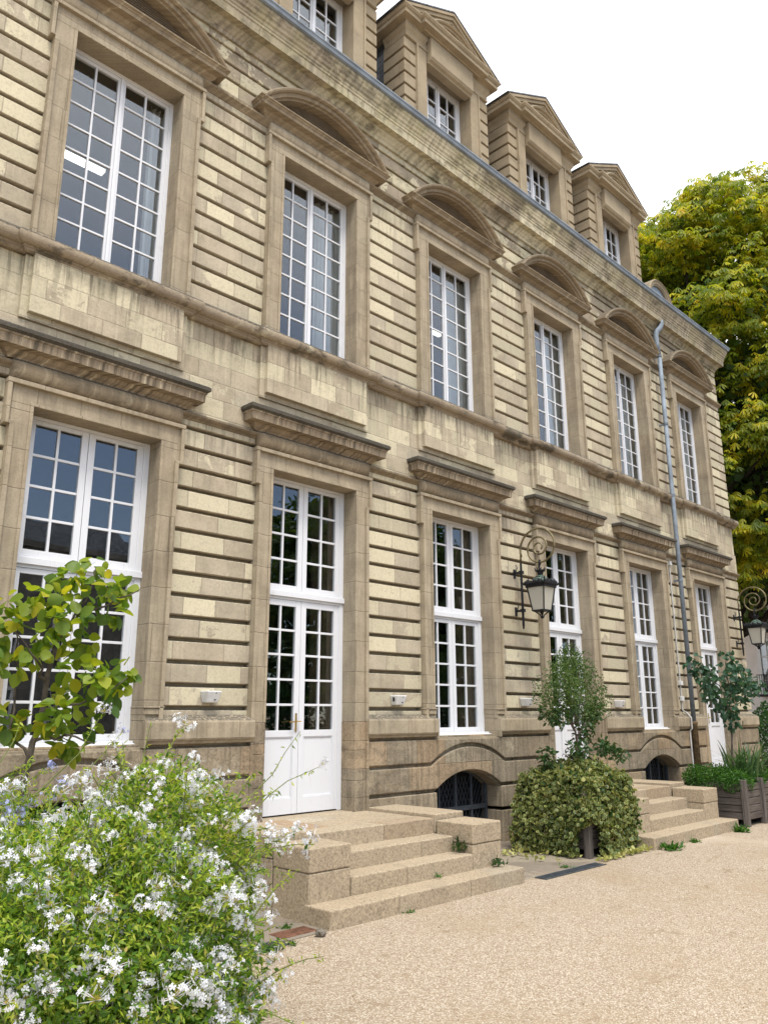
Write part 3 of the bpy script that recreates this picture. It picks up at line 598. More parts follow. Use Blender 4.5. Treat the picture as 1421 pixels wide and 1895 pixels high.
def lower_window(c, door):
    m = MB(); y = 0.268; z0 = 0.39 if door else 1.33; z1 = 4.925
    m.box(-0.785, -0.70, y, y+0.09, z0, z1); m.box(0.70, 0.785, y, y+0.09, z0, z1); m.box(-0.70, 0.70, y+0.002, y+0.088, 4.875, z1)
    m.box(-0.785, 0.785, y-0.028, y-0.002, 3.235, 3.31); m.box(-0.70, 0.70, y, y+0.09, 3.20, 3.325)
    if not door: m.box(-0.70, 0.70, y, y+0.09, z0, z0+0.04); m.box(-0.773, 0.773, y-0.10, y-0.002, z0-0.012, z0+0.05); m.prism([(y-0.19, z0-0.02), (y-0.101, z0-0.02), (y-0.101, z0+0.03), (y-0.19, z0+0.008)], 'x', -0.772, 0.772)
    w = m.build("door" if door else "window", M['paint'], bld, bevel=0.004, loc=(c, 0, 0)); WLOC[w.name] = Vector((0, 0, 0)); sp = []
    for s in (-1, 1):
        x0, x1 = (-0.70, -0.003) if s < 0 else (0.003, 0.70)
        m = MB(); sp.append(casement(m, x0, x1, 3.327, 4.873, 2, 4, y+0.012, 0.08, 0.05, 0.03, rb=0.075)); m.build("transom_light", M['paint'], w, bevel=0.003)
        m = MB()
        if door: sp.append(casement(m, x0, x1, 0.405, 3.198, 2, 5, y+0.012, 0.09, 0.085, 0.03, solid=1.46, rb=0.20))
        else: sp.append(casement(m, x0, x1, z0+0.042, 3.198, 2, 5, y+0.012, 0.08, 0.06, 0.03, rb=0.085))
        m.build("door_leaf" if door else "casement", M['paint'], w, bevel=0.003)
    pane(w, sp, y+0.036)
    if door:
        m = MB(); m.box(-0.065, -0.04, y+0.0, y+0.0115, 1.44, 1.68); m.tube([(-0.052, y+0.002, 1.575), (-0.052, y-0.035, 1.575), (-0.065, y-0.045, 1.575), (-0.20, y-0.048, 1.565)], 0.0095, 8); m.tube([(0.0, y-0.04, 1.575), (-0.06, y-0.042, 1.575)], 0.008, 8)
        m.build("handle", M['brass'], w)
    return w
for i, c in enumerate(CS):
    upper_window(c); lower_window(c, any(abs(c-q) < 0.1 for q in DOORS + [-BAY]))
# ---- cellar windows
for c in CELL:
    m = MB(); y = 0.27
    m.box(-0.80, -0.76, y, y+0.05, G0, 0.6); m.box(0.76, 0.80, y, y+0.05, G0, 0.6); m.box(-0.02, 0.02, y, y+0.05, G0, 0.80); m.box(-0.76, -0.02, y+0.003, y+0.045, 0.17, 0.24); m.box(0.02, 0.76, y+0.003, y+0.045, 0.17, 0.24)
    for x in (-0.40, 0.40): m.box(x-0.014, x+0.014, y+0.005, y+0.04, 0.24, 0.75); m.box(x-0.014, x+0.014, y+0.005, y+0.04, G0, 0.17)
    w = m.build("cellar_window", M['grille'], bld, bevel=0.003, loc=(c, 0, 0)); WLOC[w.name] = Vector((0, 0, 0))
    m = MB(); m.tube([(p[0], y, p[1]-0.02) for p in arc_pts(0.79, 0.57, 0.24, 16)], 0.022, 6)
    for k in range(-9, 10):                                   # expanded-metal lattice
        for s in (-1, 1):
            x0 = k*0.085; pts = [(x0 + s*t*0.5, G0+0.02+t) for t in np.linspace(0, 1.0, 12)]
            pts = [(max(-0.76, min(0.76, x)), y+0.055+0.003*s, min(z, 0.56+0.22*(1-(x/0.8)**2))) for x, z in pts]; m.tube(pts, 0.0042, 4)
    m.build("grille", M['grille'], w)
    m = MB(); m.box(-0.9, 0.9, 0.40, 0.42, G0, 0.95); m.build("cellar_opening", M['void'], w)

# ---- dormers
def dormer(c):
    y0 = 0.05; yd = 0.60
    m = MB()
    for s in (-1, 1):
        prof_g = [12.0] + [12.20+0.2705*k for k in range(8)]
        zz = 11.95
        for g in prof_g[1:]:
            x0, x1 = sorted((s*0.945, s*1.26)); m.box(x0, x1, y0, yd, zz, min(g, 14.11)); 
            xa, xb = sorted((s*0.94, s*1.215)); 
            if g < 14.05: m.box(xa, xb, y0+0.09, yd-0.02, g, g+0.055)
            zz = g+0.055
            if zz > 14.05: break
        x0, x1 = sorted((s*0.945, s*1.26)); 
        x0, x1 = sorted((s*0.665, s*0.944)); m.box(x0, x1, y0-0.03, yd-0.02, 11.95, 14.10)
        x0, x1 = sorted((s*0.905, s*0.948)); m.box(x0, x1, y0-0.052, y0+0.06, 11.95, 14.121)
        x0, x1 = sorted((s*0.64, s*0.95)); m.box(x0, x1, y0-0.05, y0+0.06, 14.085, 14.12)
    m.box(-0.664, 0.664, y0-0.02, yd-0.021, 13.95, 14.12)
    d = m.build("dormer", M['dormer'], bld, bevel=0.007, loc=(c, 0, 0)); WLOC[d.name] = Vector((0, 0, 0))
    m = MB()
    cap = [(0.0, 14.112), (0.035, 14.12), (0.04, 14.145), (0.02, 14.16), (0.03, 14.24), (0.075, 14.32), (0.075, 14.40)]
    for xa, xb in ((-1.26, -0.69), (0.69, 1.26)):
        m.moulding(xa, xb, [(q-y0, z) for q, z in cap], yd)
    m.box(-0.73, 0.73, y0-0.02, yd-0.03, 14.121, 14.398)
    ent = [(0.06, 14.40), (0.08, 14.42), (0.19, 14.432), (0.19, 14.515), (0.21, 14.525), (0.235, 14.57), (0.235, 14.60), (0.0, 14.605)]
    m.moulding(-1.27, 1.27, [(q-y0, z) for q, z in ent], yd+0.5)
    m.moulding(-0.74, 0.74, [(q+0.09-y0, z+0.004) for q, z in ent], yd)
    m.build("entablature", M['dormer'], d, bevel=0.005)
    m = MB(); m.prism([(y0+0.1, 14.397), (y0-0.14, 14.397), (y0-0.14, 13.95), (y0-0.11, 13.90), (y0-0.06, 13.875), (y0-0.06, 13.84), (y0+0.1, 13.84)], 'x', -0.645, 0.645); m.build("lintel_block", M['dormer'], d, bevel=0.012)
    # raking pediment with an arch inside it
    m = MB(); ap = 15.36; hw = 1.465
    def rake(off, dp0, dp1):                                    # band parallel to the slope
        k = (ap-14.60)/hw; L = math.hypot(1, k)
        o1, o2 = off
        z1a, z2a = ap-o1*L, ap-o2*L
        x1, x2 = (z1a-14.60)/k, (z2a-14.60)/k
        m.prism([(-x1, 14.60), (0, z1a), (x1, 14.60), (x2, 14.60), (0, z2a), (-x2, 14.60)], 'y', y0-dp0, y0+dp1)
    rake((0.0, 0.06), 0.215, 0.6); rake((0.062, 0.13), 0.185, 0.5); rake((0.132, 0.19), 0.15, 0.5)
    m.prism([(-1.05, 14.601), (1.05, 14.601), (0, 15.145)], 'y', y0-0.02, y0+0.3)
    r_, rs = 0.78, 0.43; rr_ = (r_*r_+rs*rs)/(2*rs); z_c = 14.60+rs-rr_; ta = math.asin(r_/rr_)
    sec = [(rr_, -0.0), (rr_, 0.20), (rr_-0.03, 0.22), (rr_-0.06, 0.20), (rr_-0.065, 0.17), (rr_-0.11, 0.16), (rr_-0.115, 0.0)]
    m.loft([[(q*math.sin(a), y0-dd, z_c+q*math.cos(a)) for q, dd in sec] for a in np.linspace(-ta, ta, 17)])
    m.build("dormer_pediment", M['dormer'], d, bevel=0.003)
    m = MB(); m.prism([(-hw-0.02, 14.60), (0, ap+0.012), (hw+0.02, 14.60), (hw+0.045, 14.615), (0, ap+0.045), (-hw-0.045, 14.615)], 'y', y0-0.225, 3.3); m.build("dormer_roof", M['slate'], d)
    m = MB(); m.box(-1.17, -1.0, yd-0.03, 3.2, 12.2, 14.42); m.build("dormer_cheek", M['slate'], d); m = MB(); m.box(1.0, 1.17, yd-0.03, 3.2, 12.2, 14.42); m.build("dormer_cheek", M['slate'], d)
    m = MB(); y = y0+0.26
    m.box(-0.664, -0.60, y, y+0.08, 11.98, 13.95); m.box(0.60, 0.664, y, y+0.08, 11.98, 13.95); m.box(-0.60, 0.60, y+0.002, y+0.078, 13.88, 13.95); sp = []
    for x0, x1 in ((-0.60, -0.003), (0.003, 0.60)): sp.append(casement(m, x0, x1, 12.0, 13.878, 2, 5, y+0.012, 0.055, 0.05, 0.028))
    m.box(-0.025, 0.025, y-0.006, y+0.012, 12.0, 13.87)
    m.build("dormer_window", M['paint'], d, bevel=0.003); pane(d, sp, y+0.036)
    m = MB(); m.box(-1.0, 1.0, 2.4, 2.45, 12.2, 14.3); m.build("attic_room", M['dark'], d)
for k in range(0, 5): dormer(k*BAY)
# round-headed lead dormer over the last bay
m = MB(); cx, r = 5*BAY-0.03, 0.74; zc = 12.88
sec = [(r, -0.2), (r, 0.06), (r-0.03, 0.09), (r-0.06, 0.06), (r-0.075, 0.045), (r-0.12, 0.05), (r-0.14, 0.02), (r-0.17, 0.02), (r-0.17, -0.2)]
m.loft([[(q*math.cos(a), 0.52-d, zc+q*math.sin(a)) for q, d in sec] for a in np.linspace(-0.5, math.pi+0.5, 26)])
o = m.build("round_dormer", M['dormer'], bld, loc=(cx, 0, 0)); WLOC[o.name] = Vector((0, 0, 0))
m = MB(); m.prism([((r-0.16)*math.cos(a), zc+(r-0.16)*math.sin(a)) for a in np.linspace(-0.6, math.pi+0.6, 24)], 'y', 0.55, 0.75); m.build("lead_panel", M['zinc'], o)
m = MB(); m.loft([[((r-0.02)*math.cos(a), y, zc+(r-0.02)*math.sin(a)) for a in np.linspace(-0.6, math.pi+0.6, 20)] for y in (0.72, 2.2)]); m.build("lead_hood", M['zinc'], o)

# ------------------------------------------------------------------ stone stairs
def stairs(c, label):
    r = root("stone_stairs", (c, -1.2, G0), label, "stairs", "stone stairs up to the doors")
    z = [G0, -0.153, 0.027, 0.207, 0.387]; ys = [None, -2.19, -1.86, -1.555, -1.25]
    def stones(m, x0, x1, y0, y1, za, zb, cuts):
        e = [x0] + [c+q for q in cuts] + [x1]
        for a, b in zip(e, e[1:]):
            j = random.uniform(-0.004, 0.004); m.box(a+0.003, b-0.003, y0+j, y1, za, zb+random.uniform(-0.003, 0.003))
    jn = {1: (-0.62, 0.55), 2: (-0.15, 0.99), 3: (-0.82, 0.42), 4: (0.1,)}
    ends = {1: (-1.576, 1.576, -1.79), 2: (-0.997, 0.997, -1.5), 3: (-0.997, 0.997, -1.2)}
    for k in (1, 2, 3):
        m = MB(); stones(m, c+ends[k][0], c+ends[k][1], ys[k], ends[k][2], z[k-1]-(0.1 if k == 1 else 0.02), z[k], [q for q in jn[k] if abs(q) < 0.95 or k == 1])
        m.build("step", M['step'], r, bevel=0.016, seg=3)
    m = MB(); stones(m, c-0.997, c+0.997, -1.25, -0.93, 0.19, 0.387, (0.1,))
    for a, b, y0, y1 in ((-0.997, -0.45, -0.927, 0.0), (-0.446, 0.30, -0.927, -0.42), (-0.446, 0.30, -0.416, 0.0), (0.304, 0.997, -0.927, 0.0)): m.box(c+a, c+b, y0, y1, 0.1, 0.384+random.uniform(-0.003, 0.003))
    m.box(c-0.768, c+0.768, 0.003, 0.36, 0.1, 0.386)
    m.build("landing", M['step'], r, bevel=0.010)
    for s in (-1, 1):
        x0, x1 = sorted((c+s*1.001, c+s*1.570))
        m = MB(); m.box(x0, x1, -1.863, -1.275, 0.128, 0.36); m.box(x0+0.006, x1-0.006, -1.857, -1.275, G0-0.05, 0.126); m.build("pier_block", M['step'], r, bevel=0.016, seg=3)
        m = MB(); m.box(x0, x1, -1.253, -0.6, 0.20, 0.428); m.box(x0, x1, -0.595, -0.04, 0.20, 0.426); m.box(x0+0.006, x1-0.006, -1.25, -0.04, G0-0.05, 0.195); m.build("kerb_stone", M['step'], r, bevel=0.014, seg=3)
    return r
stairs(BAY, "near granite stairs with square end blocks, below the left white door")
stairs(3*BAY, "farther granite stairs to the right of the ivy covered planter")

# ------------------------------------------------------------------ things on the facade
px, py = 14.50, -0.10
r = root("downpipe", (px, py, 0.1), "blue grey zinc downpipe running down the facade from gutter to plinth", "downpipe")
m = MB(); top = [(px+0.22, -0.13, 11.62), (px+0.21, -0.13, 11.50), (px+0.15, -0.11, 11.38), (px+0.04, -0.07, 11.27), (px, -0.06, 11.12), (px, -0.07, 10.9), (px, py, 10.5)]
m.tube(top, [0.055, 0.07, 0.072, 0.07, 0.064, 0.06, 0.055], 14); m.build("swan_neck", M['pipe'], r, smooth=True)
m = MB(); m.tube([(px, py, 10.52), (px, py, 1.46)], 0.053, 16); m.build("pipe", M['pipe'], r, smooth=True)
m = MB(); m.tube([(px, py, 1.50), (px, py, 1.44), (px, py, 1.43), (px, py, G0+0.02)], [0.083, 0.083, 0.072, 0.072], 14); m.build("cast_iron_shoe", M['castiron'], r, smooth=True, bevel=0)
for z in (8.7, 6.85, 4.75, 10.55):
    m = MB(); m.lathe([(0.05, -0.03), (0.061, -0.028), (0.061, -0.006), (0.057, 0.0), (0.061, 0.006), (0.061, 0.028), (0.05, 0.03)], (px, py, z), 16); m.box(px-0.02, px+0.02, py+0.05, 0.08, z-0.02, z+0.02); m.build("collar", M['pipe'], r)
r = root("cable_conduit", (px-0.22, 0.03, 1), "thin pale conduit with two junction boxes just left of the downpipe", "conduit")
m = MB(); m.tube([(px-0.20, 0.05, 5.1), (px-0.20, 0.05, 1.75), (px-0.15, -0.03, 1.68), (px-0.15, -0.11, 1.58), (px-0.15, -0.11, 1.34), (px-0.15, -0.055, 1.28), (px-0.15, -0.055, 0.3)], 0.019, 8); m.build("conduit", M['cable'], r)
for z in (2.35, 2.0, 5.15): m = MB(); m.box(px-0.25, px-0.15, -0.0, 0.075, z-0.05, z+0.05); m.build("junction_box", M['fixture'], r, bevel=0.008)
def wall_light(x, z, label):
    m = MB(); w, w2 = 0.122, 0.088
    m.loft([[(x-w2, 0.072, z-0.07), (x+w2, 0.072, z-0.07), (x+w2*0.85, -0.03, z-0.07), (x-w2*0.85, -0.03, z-0.07)],
            [(x-w, 0.072, z+0.07), (x+w, 0.072, z+0.07), (x+w*0.85, -0.075, z+0.07), (x-w*0.85, -0.075, z+0.07)]])
    r = root("wall_light", (x, 0.07, z), label, "wall light", "small white wall lights on the ground floor")
    m.build("housing", M['fixture'], r, bevel=0.014, seg=3)
    m = MB()
    for dx, dz in ((0.02, 0.045), (0.015, -0.035)): m.tube([(x+dx, -0.045, z+dz), (x+dx, -0.072, z+dz)], 0.007, 8)
    m.build("screw", M['iron'], r); return r, x, z
wall_light(BAY*0+1.665, 1.87, "white wedge shaped wall light left of the near white door")
r, x, z = wall_light(BAY+1.665, 1.865, "white wedge shaped wall light with a black hole in its left side")
m = MB(); m.loft([[(x-0.1115-k, -0.0+0.018*math.cos(a), z+0.012+0.035*math.sin(a)) for a in np.linspace(0, 2*math.pi, 12, endpoint=False)] for k in (0.0, 0.006)]); m.build("hole", M['iron'], r)
wall_light(2*BAY+1.665, 1.865, "white wedge shaped wall light just left of the leafy shrub of the ivy planter")
wall_light(3*BAY+1.665, 1.86, "white wedge shaped wall light just right of the leafy shrub of the ivy planter")
def lantern(x, label):
    r = root("wall_lantern", (x, -0.09, 3.1), label, "lantern", "scroll bracket lanterns on the facade")
    cy, cz = -0.49, 4.555
    m = MB(); m.tube([(x, -0.085, 3.13), (x, -0.085, 3.2), (x, -0.085, 4.15), (x, -0.085, 4.32)], [0.012, 0.022, 0.022, 0.019], 10)
    for z in (4.15, 3.46):
        m.box(x-0.035, x+0.035, -0.12, -0.05, z-0.028, z+0.028); m.box(x-0.018, x+0.018, -0.05, 0.075, z-0.018, z+0.018); m.box(x-0.03, x+0.03, 0.055, 0.078, z-0.09, z+0.07); m.tube([(x, 0.03, z+0.02), (x, -0.0, z+0.10), (x, 0.03, z+0.15)], 0.008, 6)
    m.build("wall_bracket", M['iron'], r)
    m = MB(); pts = [(x, -0.085, 4.32), (x, -0.086, 4.45)]; rad = [0.019, 0.019]
    for t in np.linspace(-0.05, 2.62, 90):                       # turns measured clockwise from the wall side
        rr = 0.405 - 0.165*max(t, 0) if t < 1.6 else 0.141-(t-1.6)*0.085; a = math.pi - 2*math.pi*t
        pts.append((x, cy - rr*math.cos(a), cz + rr*math.sin(a)*0.96)); rad.append(0.0195-0.0045*t/2.6)
    m.tube(pts, rad, 8); m.build("scroll", M['bronze'], r, smooth=True)
    m = MB(); m.tube([(x, cy, 4.33), (x, cy-0.0, 4.27), (x, cy+0.02, 4.2), (x, cy, 4.14)], [0.02, 0.028, 0.018, 0.024], 8)
    m.lathe([(0.04, 4.05), (0.052, 4.07), (0.055, 4.10), (0.075, 4.125), (0.08, 4.14), (0.05, 4.145)], (x, cy, 0), 12)
    for k in range(8):
        a = k*math.pi/4; m.tube([(x+0.075*math.cos(a), cy+0.075*math.sin(a), 4.12), (x+0.10*math.cos(a), cy+0.10*math.sin(a), 4.185)], [0.014, 0.004], 5)
    m.build("crown", M['iron'], r)
    m = MB(); m.lathe([(0.165, 3.90), (0.16, 3.935), (0.13, 3.985), (0.09, 4.025), (0.05, 4.05)], (x, cy, 0), 24); m.build("dome", M['verdigris'], r, smooth=True)
    m = MB(); w = 0.175
    m.box(x-w-0.02, x+w+0.02, cy-w-0.02, cy+w+0.02, 3.825, 3.862); m.loft([[(x+sx*q, cy+sy*q, z) for sx, sy in ((-1,-1),(1,-1),(1,1),(-1,1))] for q, z in ((0.195, 3.862), (0.225, 3.88), (0.225, 3.90), (0.15, 3.915))])
    for sx, sy in ((-1,-1),(1,-1),(1,1),(-1,1)):                 # corner scrolls and cresting
        m.tube([(x+sx*0.20, cy+sy*0.20, 3.87), (x+sx*0.235, cy+sy*0.235, 3.92), (x+sx*0.255, cy+sy*0.255, 3.985)], [0.018, 0.018, 0.006], 6)
        m.tube([(x+sx*0.175, cy+sy*0.175, 3.84), (x+sx*0.118, cy+sy*0.118, 3.43)], 0.0125, 6)
    for k in range(-3, 4):
        for ax, sg in ((0, -1), (0, 1), (1, -1), (1, 1)):
            p = (x+k*0.055, cy+sg*0.215) if ax == 0 else (x+sg*0.215, cy+k*0.055)
            m.tube([(p[0], p[1], 3.89), (p[0], p[1], 3.925+0.022*(k % 2 == 0)), (p[0], p[1], 3.95+0.03*(k % 2 == 0))], [0.02, 0.024, 0.004], 5)
    m.box(x-0.13, x+0.13, cy-0.13, cy+0.13, 3.412, 3.432)
    for sx, sy in ((-1,-1),(1,-1),(1,1),(-1,1)): m.tube([(x+sx*0.115, cy+sy*0.115, 3.42), (x+sx*0.075, cy+sy*0.075, 3.40), (x+sx*0.028, cy+sy*0.028, 3.35), (x+sx*0.012, cy+sy*0.012, 3.29)], [0.012, 0.012, 0.011, 0.008], 6)
    m.lathe([(0.02, 3.285), (0.03, 3.30), (0.016, 3.33), (0.014, 3.42)], (x, cy, 0), 10)
    m.build("lantern_frame", M['iron'], r)
    m = MB(); m.loft([[(x+sx*q, cy+sy*q, z) for sx, sy in ((-1,-1),(1,-1),(1,1),(-1,1))] for q, z in ((0.112, 3.433), (0.168, 3.824))]); m.build("lantern_glass", M['frosted'], r)
lantern(8.03, "scroll lantern in the middle of the facade, left of the door behind the ivy planter")
lantern(17.87, "farthest scroll lantern, at the right corner of the facade")

# curtains and ceiling lights inside
def curtain(x0, x1, z0, z1, y, mat, label, cat="curtain", group=None):
    n = 40; m = MB(); xs = np.linspace(x0, x1, n); ph = random.random()*6
    yy = [y+0.035*math.sin(k*1.15+ph)+0.015*math.sin(k*2.7) for k in range(n)]
    m.loft([[(x, q, z) for x, q in zip(xs, yy)] + [(x, q+0.004, z) for x, q in list(zip(xs, yy))[::-1]] for z in (z0, z1)], True, True)
    o = m.build("curtain", mat, smooth=False); tag(o, label, cat, group)
nth = ["first", "second", "third", "fourth", "fifth", "sixth"]
for i in range(6):
    c = i*BAY; a = 0.52 if i == 0 else 0.30
    curtain(c+a, c+1.02, 7.02, 9.86, 0.50, M['white_cloth'], f"white curtain behind the {nth[i]} upper floor window from the left", group="white curtains upstairs")
    if i > 2: curtain(c-0.74, c-0.2, 7.02, 9.86, 0.52, M['white_cloth'], f"white curtain at the left side of the {nth[i]} upper floor window from the left", group="white curtains upstairs")
    if i > 0: curtain(c+0.40, c+0.76, 0.5 if i % 2 else 1.36, 4.88, 0.55, M['brown_cloth'], f"brown curtain at the right side of the {nth[i]} ground floor opening from the left", group="brown curtains on the ground floor")
def tube_light(x, y, z, L, label):
    m = MB(); m.box(x-L/2, x+L/2, y-0.06, y+0.06, z, z+0.05); o = m.build("ceiling_light", M['lit']); tag(o, label, "ceiling light", "fluorescent ceiling lights upstairs")
tube_light(0.18, 1.75, 9.44, 0.62, "long bright fluorescent light seen through the first upper window")
tube_light(8.13, 1.9, 9.61, 0.26, "small bright ceiling light seen through the third upper window")
tube_light(10.95, 2.1, 9.30, 0.22, "small bright ceiling light seen through the fourth upper window")

# drains, plate, rubble
def drain(x0, x1, y0, y1, label):
    r = root("drain_grate", ((x0+x1)/2, (y0+y1)/2, G0), label, "drain", "steel drain grates beside the gravel")
    m = MB(); m.box(x0, x1, y0, y0+0.015, G0, G0+0.014); m.box(x0, x1, y1-0.015, y1, G0, G0+0.014); m.box(x0, x1, y0, y1, G0, G0+0.003); m.build("frame", M['drain'], r)
    m = MB(); x = x0
    while x < x1: m.box(x, x+0.008, y0+0.015, y1-0.015, G0+0.002, G0+0.012); x += 0.025
    m.build("bars", M['drain'], r)
drain(0.35, 1.12, -2.27, -2.10, "grey steel drain grate between the white flowering bush and the rusty plate")
drain(5.15, 6.60, -2.27, -2.10, "grey steel drain grate between the near stairs and the ivy planter")
r = root("cover_plate", (1.45, -1.97, G0), "rusty brown metal cover plate set beside the near stairs", "cover plate")
m = MB(); m.box(1.18, 1.60, -2.10, -1.88, G0, G0+0.012); m.build("plate", M['plate'], r, bevel=0.004)
m = MB(); m.box(1.12, 1.62, -2.17, -2.105, G0, G0+0.010); m.box(1.605, 1.66, -2.17, -1.86, G0, G0+0.010); m.build("frame", M['paving'], r, bevel=0.004)
m = MB(); V = rdir(40)*np.array([0.055, 0.045, 0.04]); import bmesh
me = bpy.data.meshes.new("stone_rubble"); bm = bmesh.new(); bmesh.ops.create_icosphere(bm, subdivisions=2, radius=0.05)
for v in bm.verts: v.co *= 0.75+0.5*random.random(); v.co.z *= 0.8
bm.to_mesh(me); bm.free(); me.materials.append(M['rock']); o = bpy.data.objects.new("stone_rubble", me); COL.objects.link(o); o.location = (1.49, -2.26, G0+0.03); tag(o, "small lump of grey rubble on the gravel below the rusty plate", "stone")

# ------------------------------------------------------------------ plants
def branch(m, pts, r0, r1, n=7, jit=0.0):
    pts = [Vector(p) for p in pts]; out = []
    for i in range(len(pts)-1):
        for t in (0, 0.34, 0.67): out.append(pts[i].lerp(pts[i+1], t) + Vector(rng.normal(size=3)*jit*(t > 0)))
    out.append(pts[-1]); m.tube(out, list(np.linspace(r0, r1, len(out))), n)
def clumps(C, rad, per, squash=0.8):
    C = np.array(C, float); k = np.repeat(np.arange(len(C)), per); d = rdir(len(k)); s = rng.random(len(k))**0.45
    rr = np.array([rad, rad, rad*squash]); return C[k] + d*rr*s[:, None], d

# --- white plumbago in the foreground
PE = [((-1.62, -3.80, 0.24), (1.06, 0.98, 0.88), 1.0), ((-0.98, -3.55, 0.70), (0.60, 0.6, 0.66), 0.5), ((-2.25, -3.45, 0.28), (0.9, 0.85, 0.80), 0.6), ((-1.05, -3.7, 0.05), (0.46, 0.55, 0.46), 0.35), ((-1.6, -4.25, 0.0), (0.8, 0.6, 0.62), 0.45)]
r = root("plumbago_shrub", (-1.4, -3.75, G0), "big white flowering shrub spilling over the gravel in the foreground", "shrub")
def shoots(E, n, L):
    """arching twigs that leave the bush: list of point lists"""
    P, d = in_ellipsoids(E, n, 0.35); res = []
    for p, o in zip(P, d):
        if p[2] < G0+0.15: continue
        o = o*0.8 + np.array([0, 0, 0.55]) + rng.normal(size=3)*0.35; o /= np.linalg.norm(o); l = L*(0.5+rng.random()); pts = [p-o*0.25]
        for k in range(1, 5): pts.append(p + o*l*k/4 + np.array([0, 0, -0.25*l*(k/4)**2]))
        res.append(pts)
    return res
SH = shoots(PE, 640, 0.30) + [[(-0.55, -3.45, 0.8), (-0.25, -3.42, 1.05), (0.0, -3.4, 1.22), (0.12, -3.4, 1.38), (0.26, -3.4, 1.53)], [(-0.35, -3.42, 0.85), (-0.02, -3.4, 1.08), (0.15, -3.4, 1.17), (0.33, -3.4, 1.22), (0.50, -3.4, 1.27)], [(-0.5, -3.5, 0.55), (-0.15, -3.5, 0.72), (0.02, -3.5, 0.78), (0.16, -3.5, 0.82)],
      [(-1.6, -3.0, 1.15), (-1.3, -2.95, 1.4), (-1.2, -2.9, 1.55), (-1.12, -2.9, 1.68)], [(-1.0, -3.2, 1.1), (-0.9, -3.1, 1.38), (-0.86, -3.1, 1.6)], [(-2.0, -3.2, 1.2), (-1.8, -3.1, 1.5), (-1.75, -3.05, 1.62)]]
def plumbago(r, E, SH, nleaf, ncl, petal, blossom_bias, name):
    m = MB()
    for s in SH: m.tube(s, list(np.linspace(0.005, 0.002, len(s))), 4, cap=False)
    for k in range(26):
        e = E[rng.integers(len(E))]; p = np.array(e[0]) + rdir(1)[0]*np.array(e[1])*0.75
        b0 = np.array([e[0][0], e[0][1], G0]) + rng.normal(size=3)*np.array([0.15, 0.15, 0]); m.tube([b0, b0*0.4+p*0.6+np.array([0, 0, 0.1]), p], [0.011, 0.008, 0.004], 5, cap=False)
    m.build("stems", M['twig'], r)
    P, d = in_ellipsoids(E, nleaf, 0.42); k = P[:, 2] > G0+0.01; P, d = P[k], d[k]
    sp = np.array([np.array(s[i])*(1-t)+np.array(s[i+1])*t for s in SH for i in range(1, len(s)-1) for t in rng.random(6)])
    sp = sp + rng.normal(size=sp.shape)*0.008
    P = np.concatenate([P, sp]); d = np.concatenate([d, rdir(len(sp))]); n = len(P)
    V1 = []; young = rng.random(n) < np.where(np.arange(n) < n-len(sp), 0.30 + 0.35*(P[:, 2] > 0.55), 0.85)
    foliage("foliage", P[~young], d[~young], np.full((~young).sum(), 0.046), np.full((~young).sum(), 0.0185), M['lf_plum'], r, up=0.45, fold=0.15)
    foliage("young_foliage", P[young], d[young], np.full(young.sum(), 0.038), np.full(young.sum(), 0.0135), M['lf_young'], r, up=0.55, fold=0.15)
    # flower clusters: a head of long tubes, each with five petals
    protos = []
    for v in range(7):
        nf = int(rng.integers(10, 24)); dirs = unit(rdir(nf)*np.array([1, 1, 0.75]) + np.array([0, 0, 0.55])); Lt = 0.05+0.025*rng.random(nf); V = []; Fc = []; MIx = []
        def put(v_, f_, mi):
            o = len(V); V.extend(v_.tolist()); Fc.extend((f_+o).tolist()); MIx.extend([mi]*len(f_))
        o1 = np.zeros((nf, 3)) + rng.normal(size=(nf, 3))*0.012
        v_, f_ = leaf_geo(o1, dirs, rdir(nf), Lt, np.full(nf, 0.005), 0.4, 0, 'lance'); put(v_, f_, 0)
        tips = o1 + dirs*Lt[:, None]*0.96
        for q in range(5):
            ref = unit(np.cross(dirs, np.array([0.3, 0.5, 0.81]))); ref2 = np.cross(dirs, ref); a = 2*math.pi*q/5 + rng.random(nf)*0.5
            pd = unit(ref*np.cos(a)[:, None] + ref2*np.sin(a)[:, None] + dirs*0.12)
            v_, f_ = leaf_geo(tips, pd, dirs, np.full(nf, 0.0165), np.full(nf, 0.0112), 0.1, 0.1, 'ob'); put(v_, f_, 0)
        nb = 10; bd = unit(rdir(nb)+np.array([0, 0, 0.7])); v_, f_ = leaf_geo(np.zeros((nb, 3)), bd, rdir(nb), np.full(nb, 0.032), np.full(nb, 0.008), 0.4, 0, 'lance'); put(v_, f_, 1)
        protos.append((np.array(V), Fc, MIx))
    Pc, dc = in_ellipsoids(E, ncl*5, 0.13); ok = (Pc[:, 2] > G0+0.12) & ((dc @ np.array([-0.35, -0.85, 0.35])) > blossom_bias); Pc, dc = Pc[ok][:ncl], dc[ok][:ncl]
    tips = np.array([s[-1] for s in SH if rng.random() < 0.42]); 
    if len(tips): Pc = np.concatenate([Pc + dc*0.02, tips]); dc = np.concatenate([dc, np.tile([0, 0, 1.0], (len(tips), 1))])
    dist = np.linalg.norm(Pc - np.array(CAM), axis=1); order = np.argsort(dist); meshes = []
    for V, Fc, MIx in protos:
        me = bpy.data.meshes.new("flower_cluster"); me.from_pydata(V.tolist(), [], Fc); me.materials.append(petal); me.materials.append(M['calyx']); me.polygons.foreach_set('material_index', MIx); meshes.append(me)
    rest_V = []; rest_F = []; rest_M = []
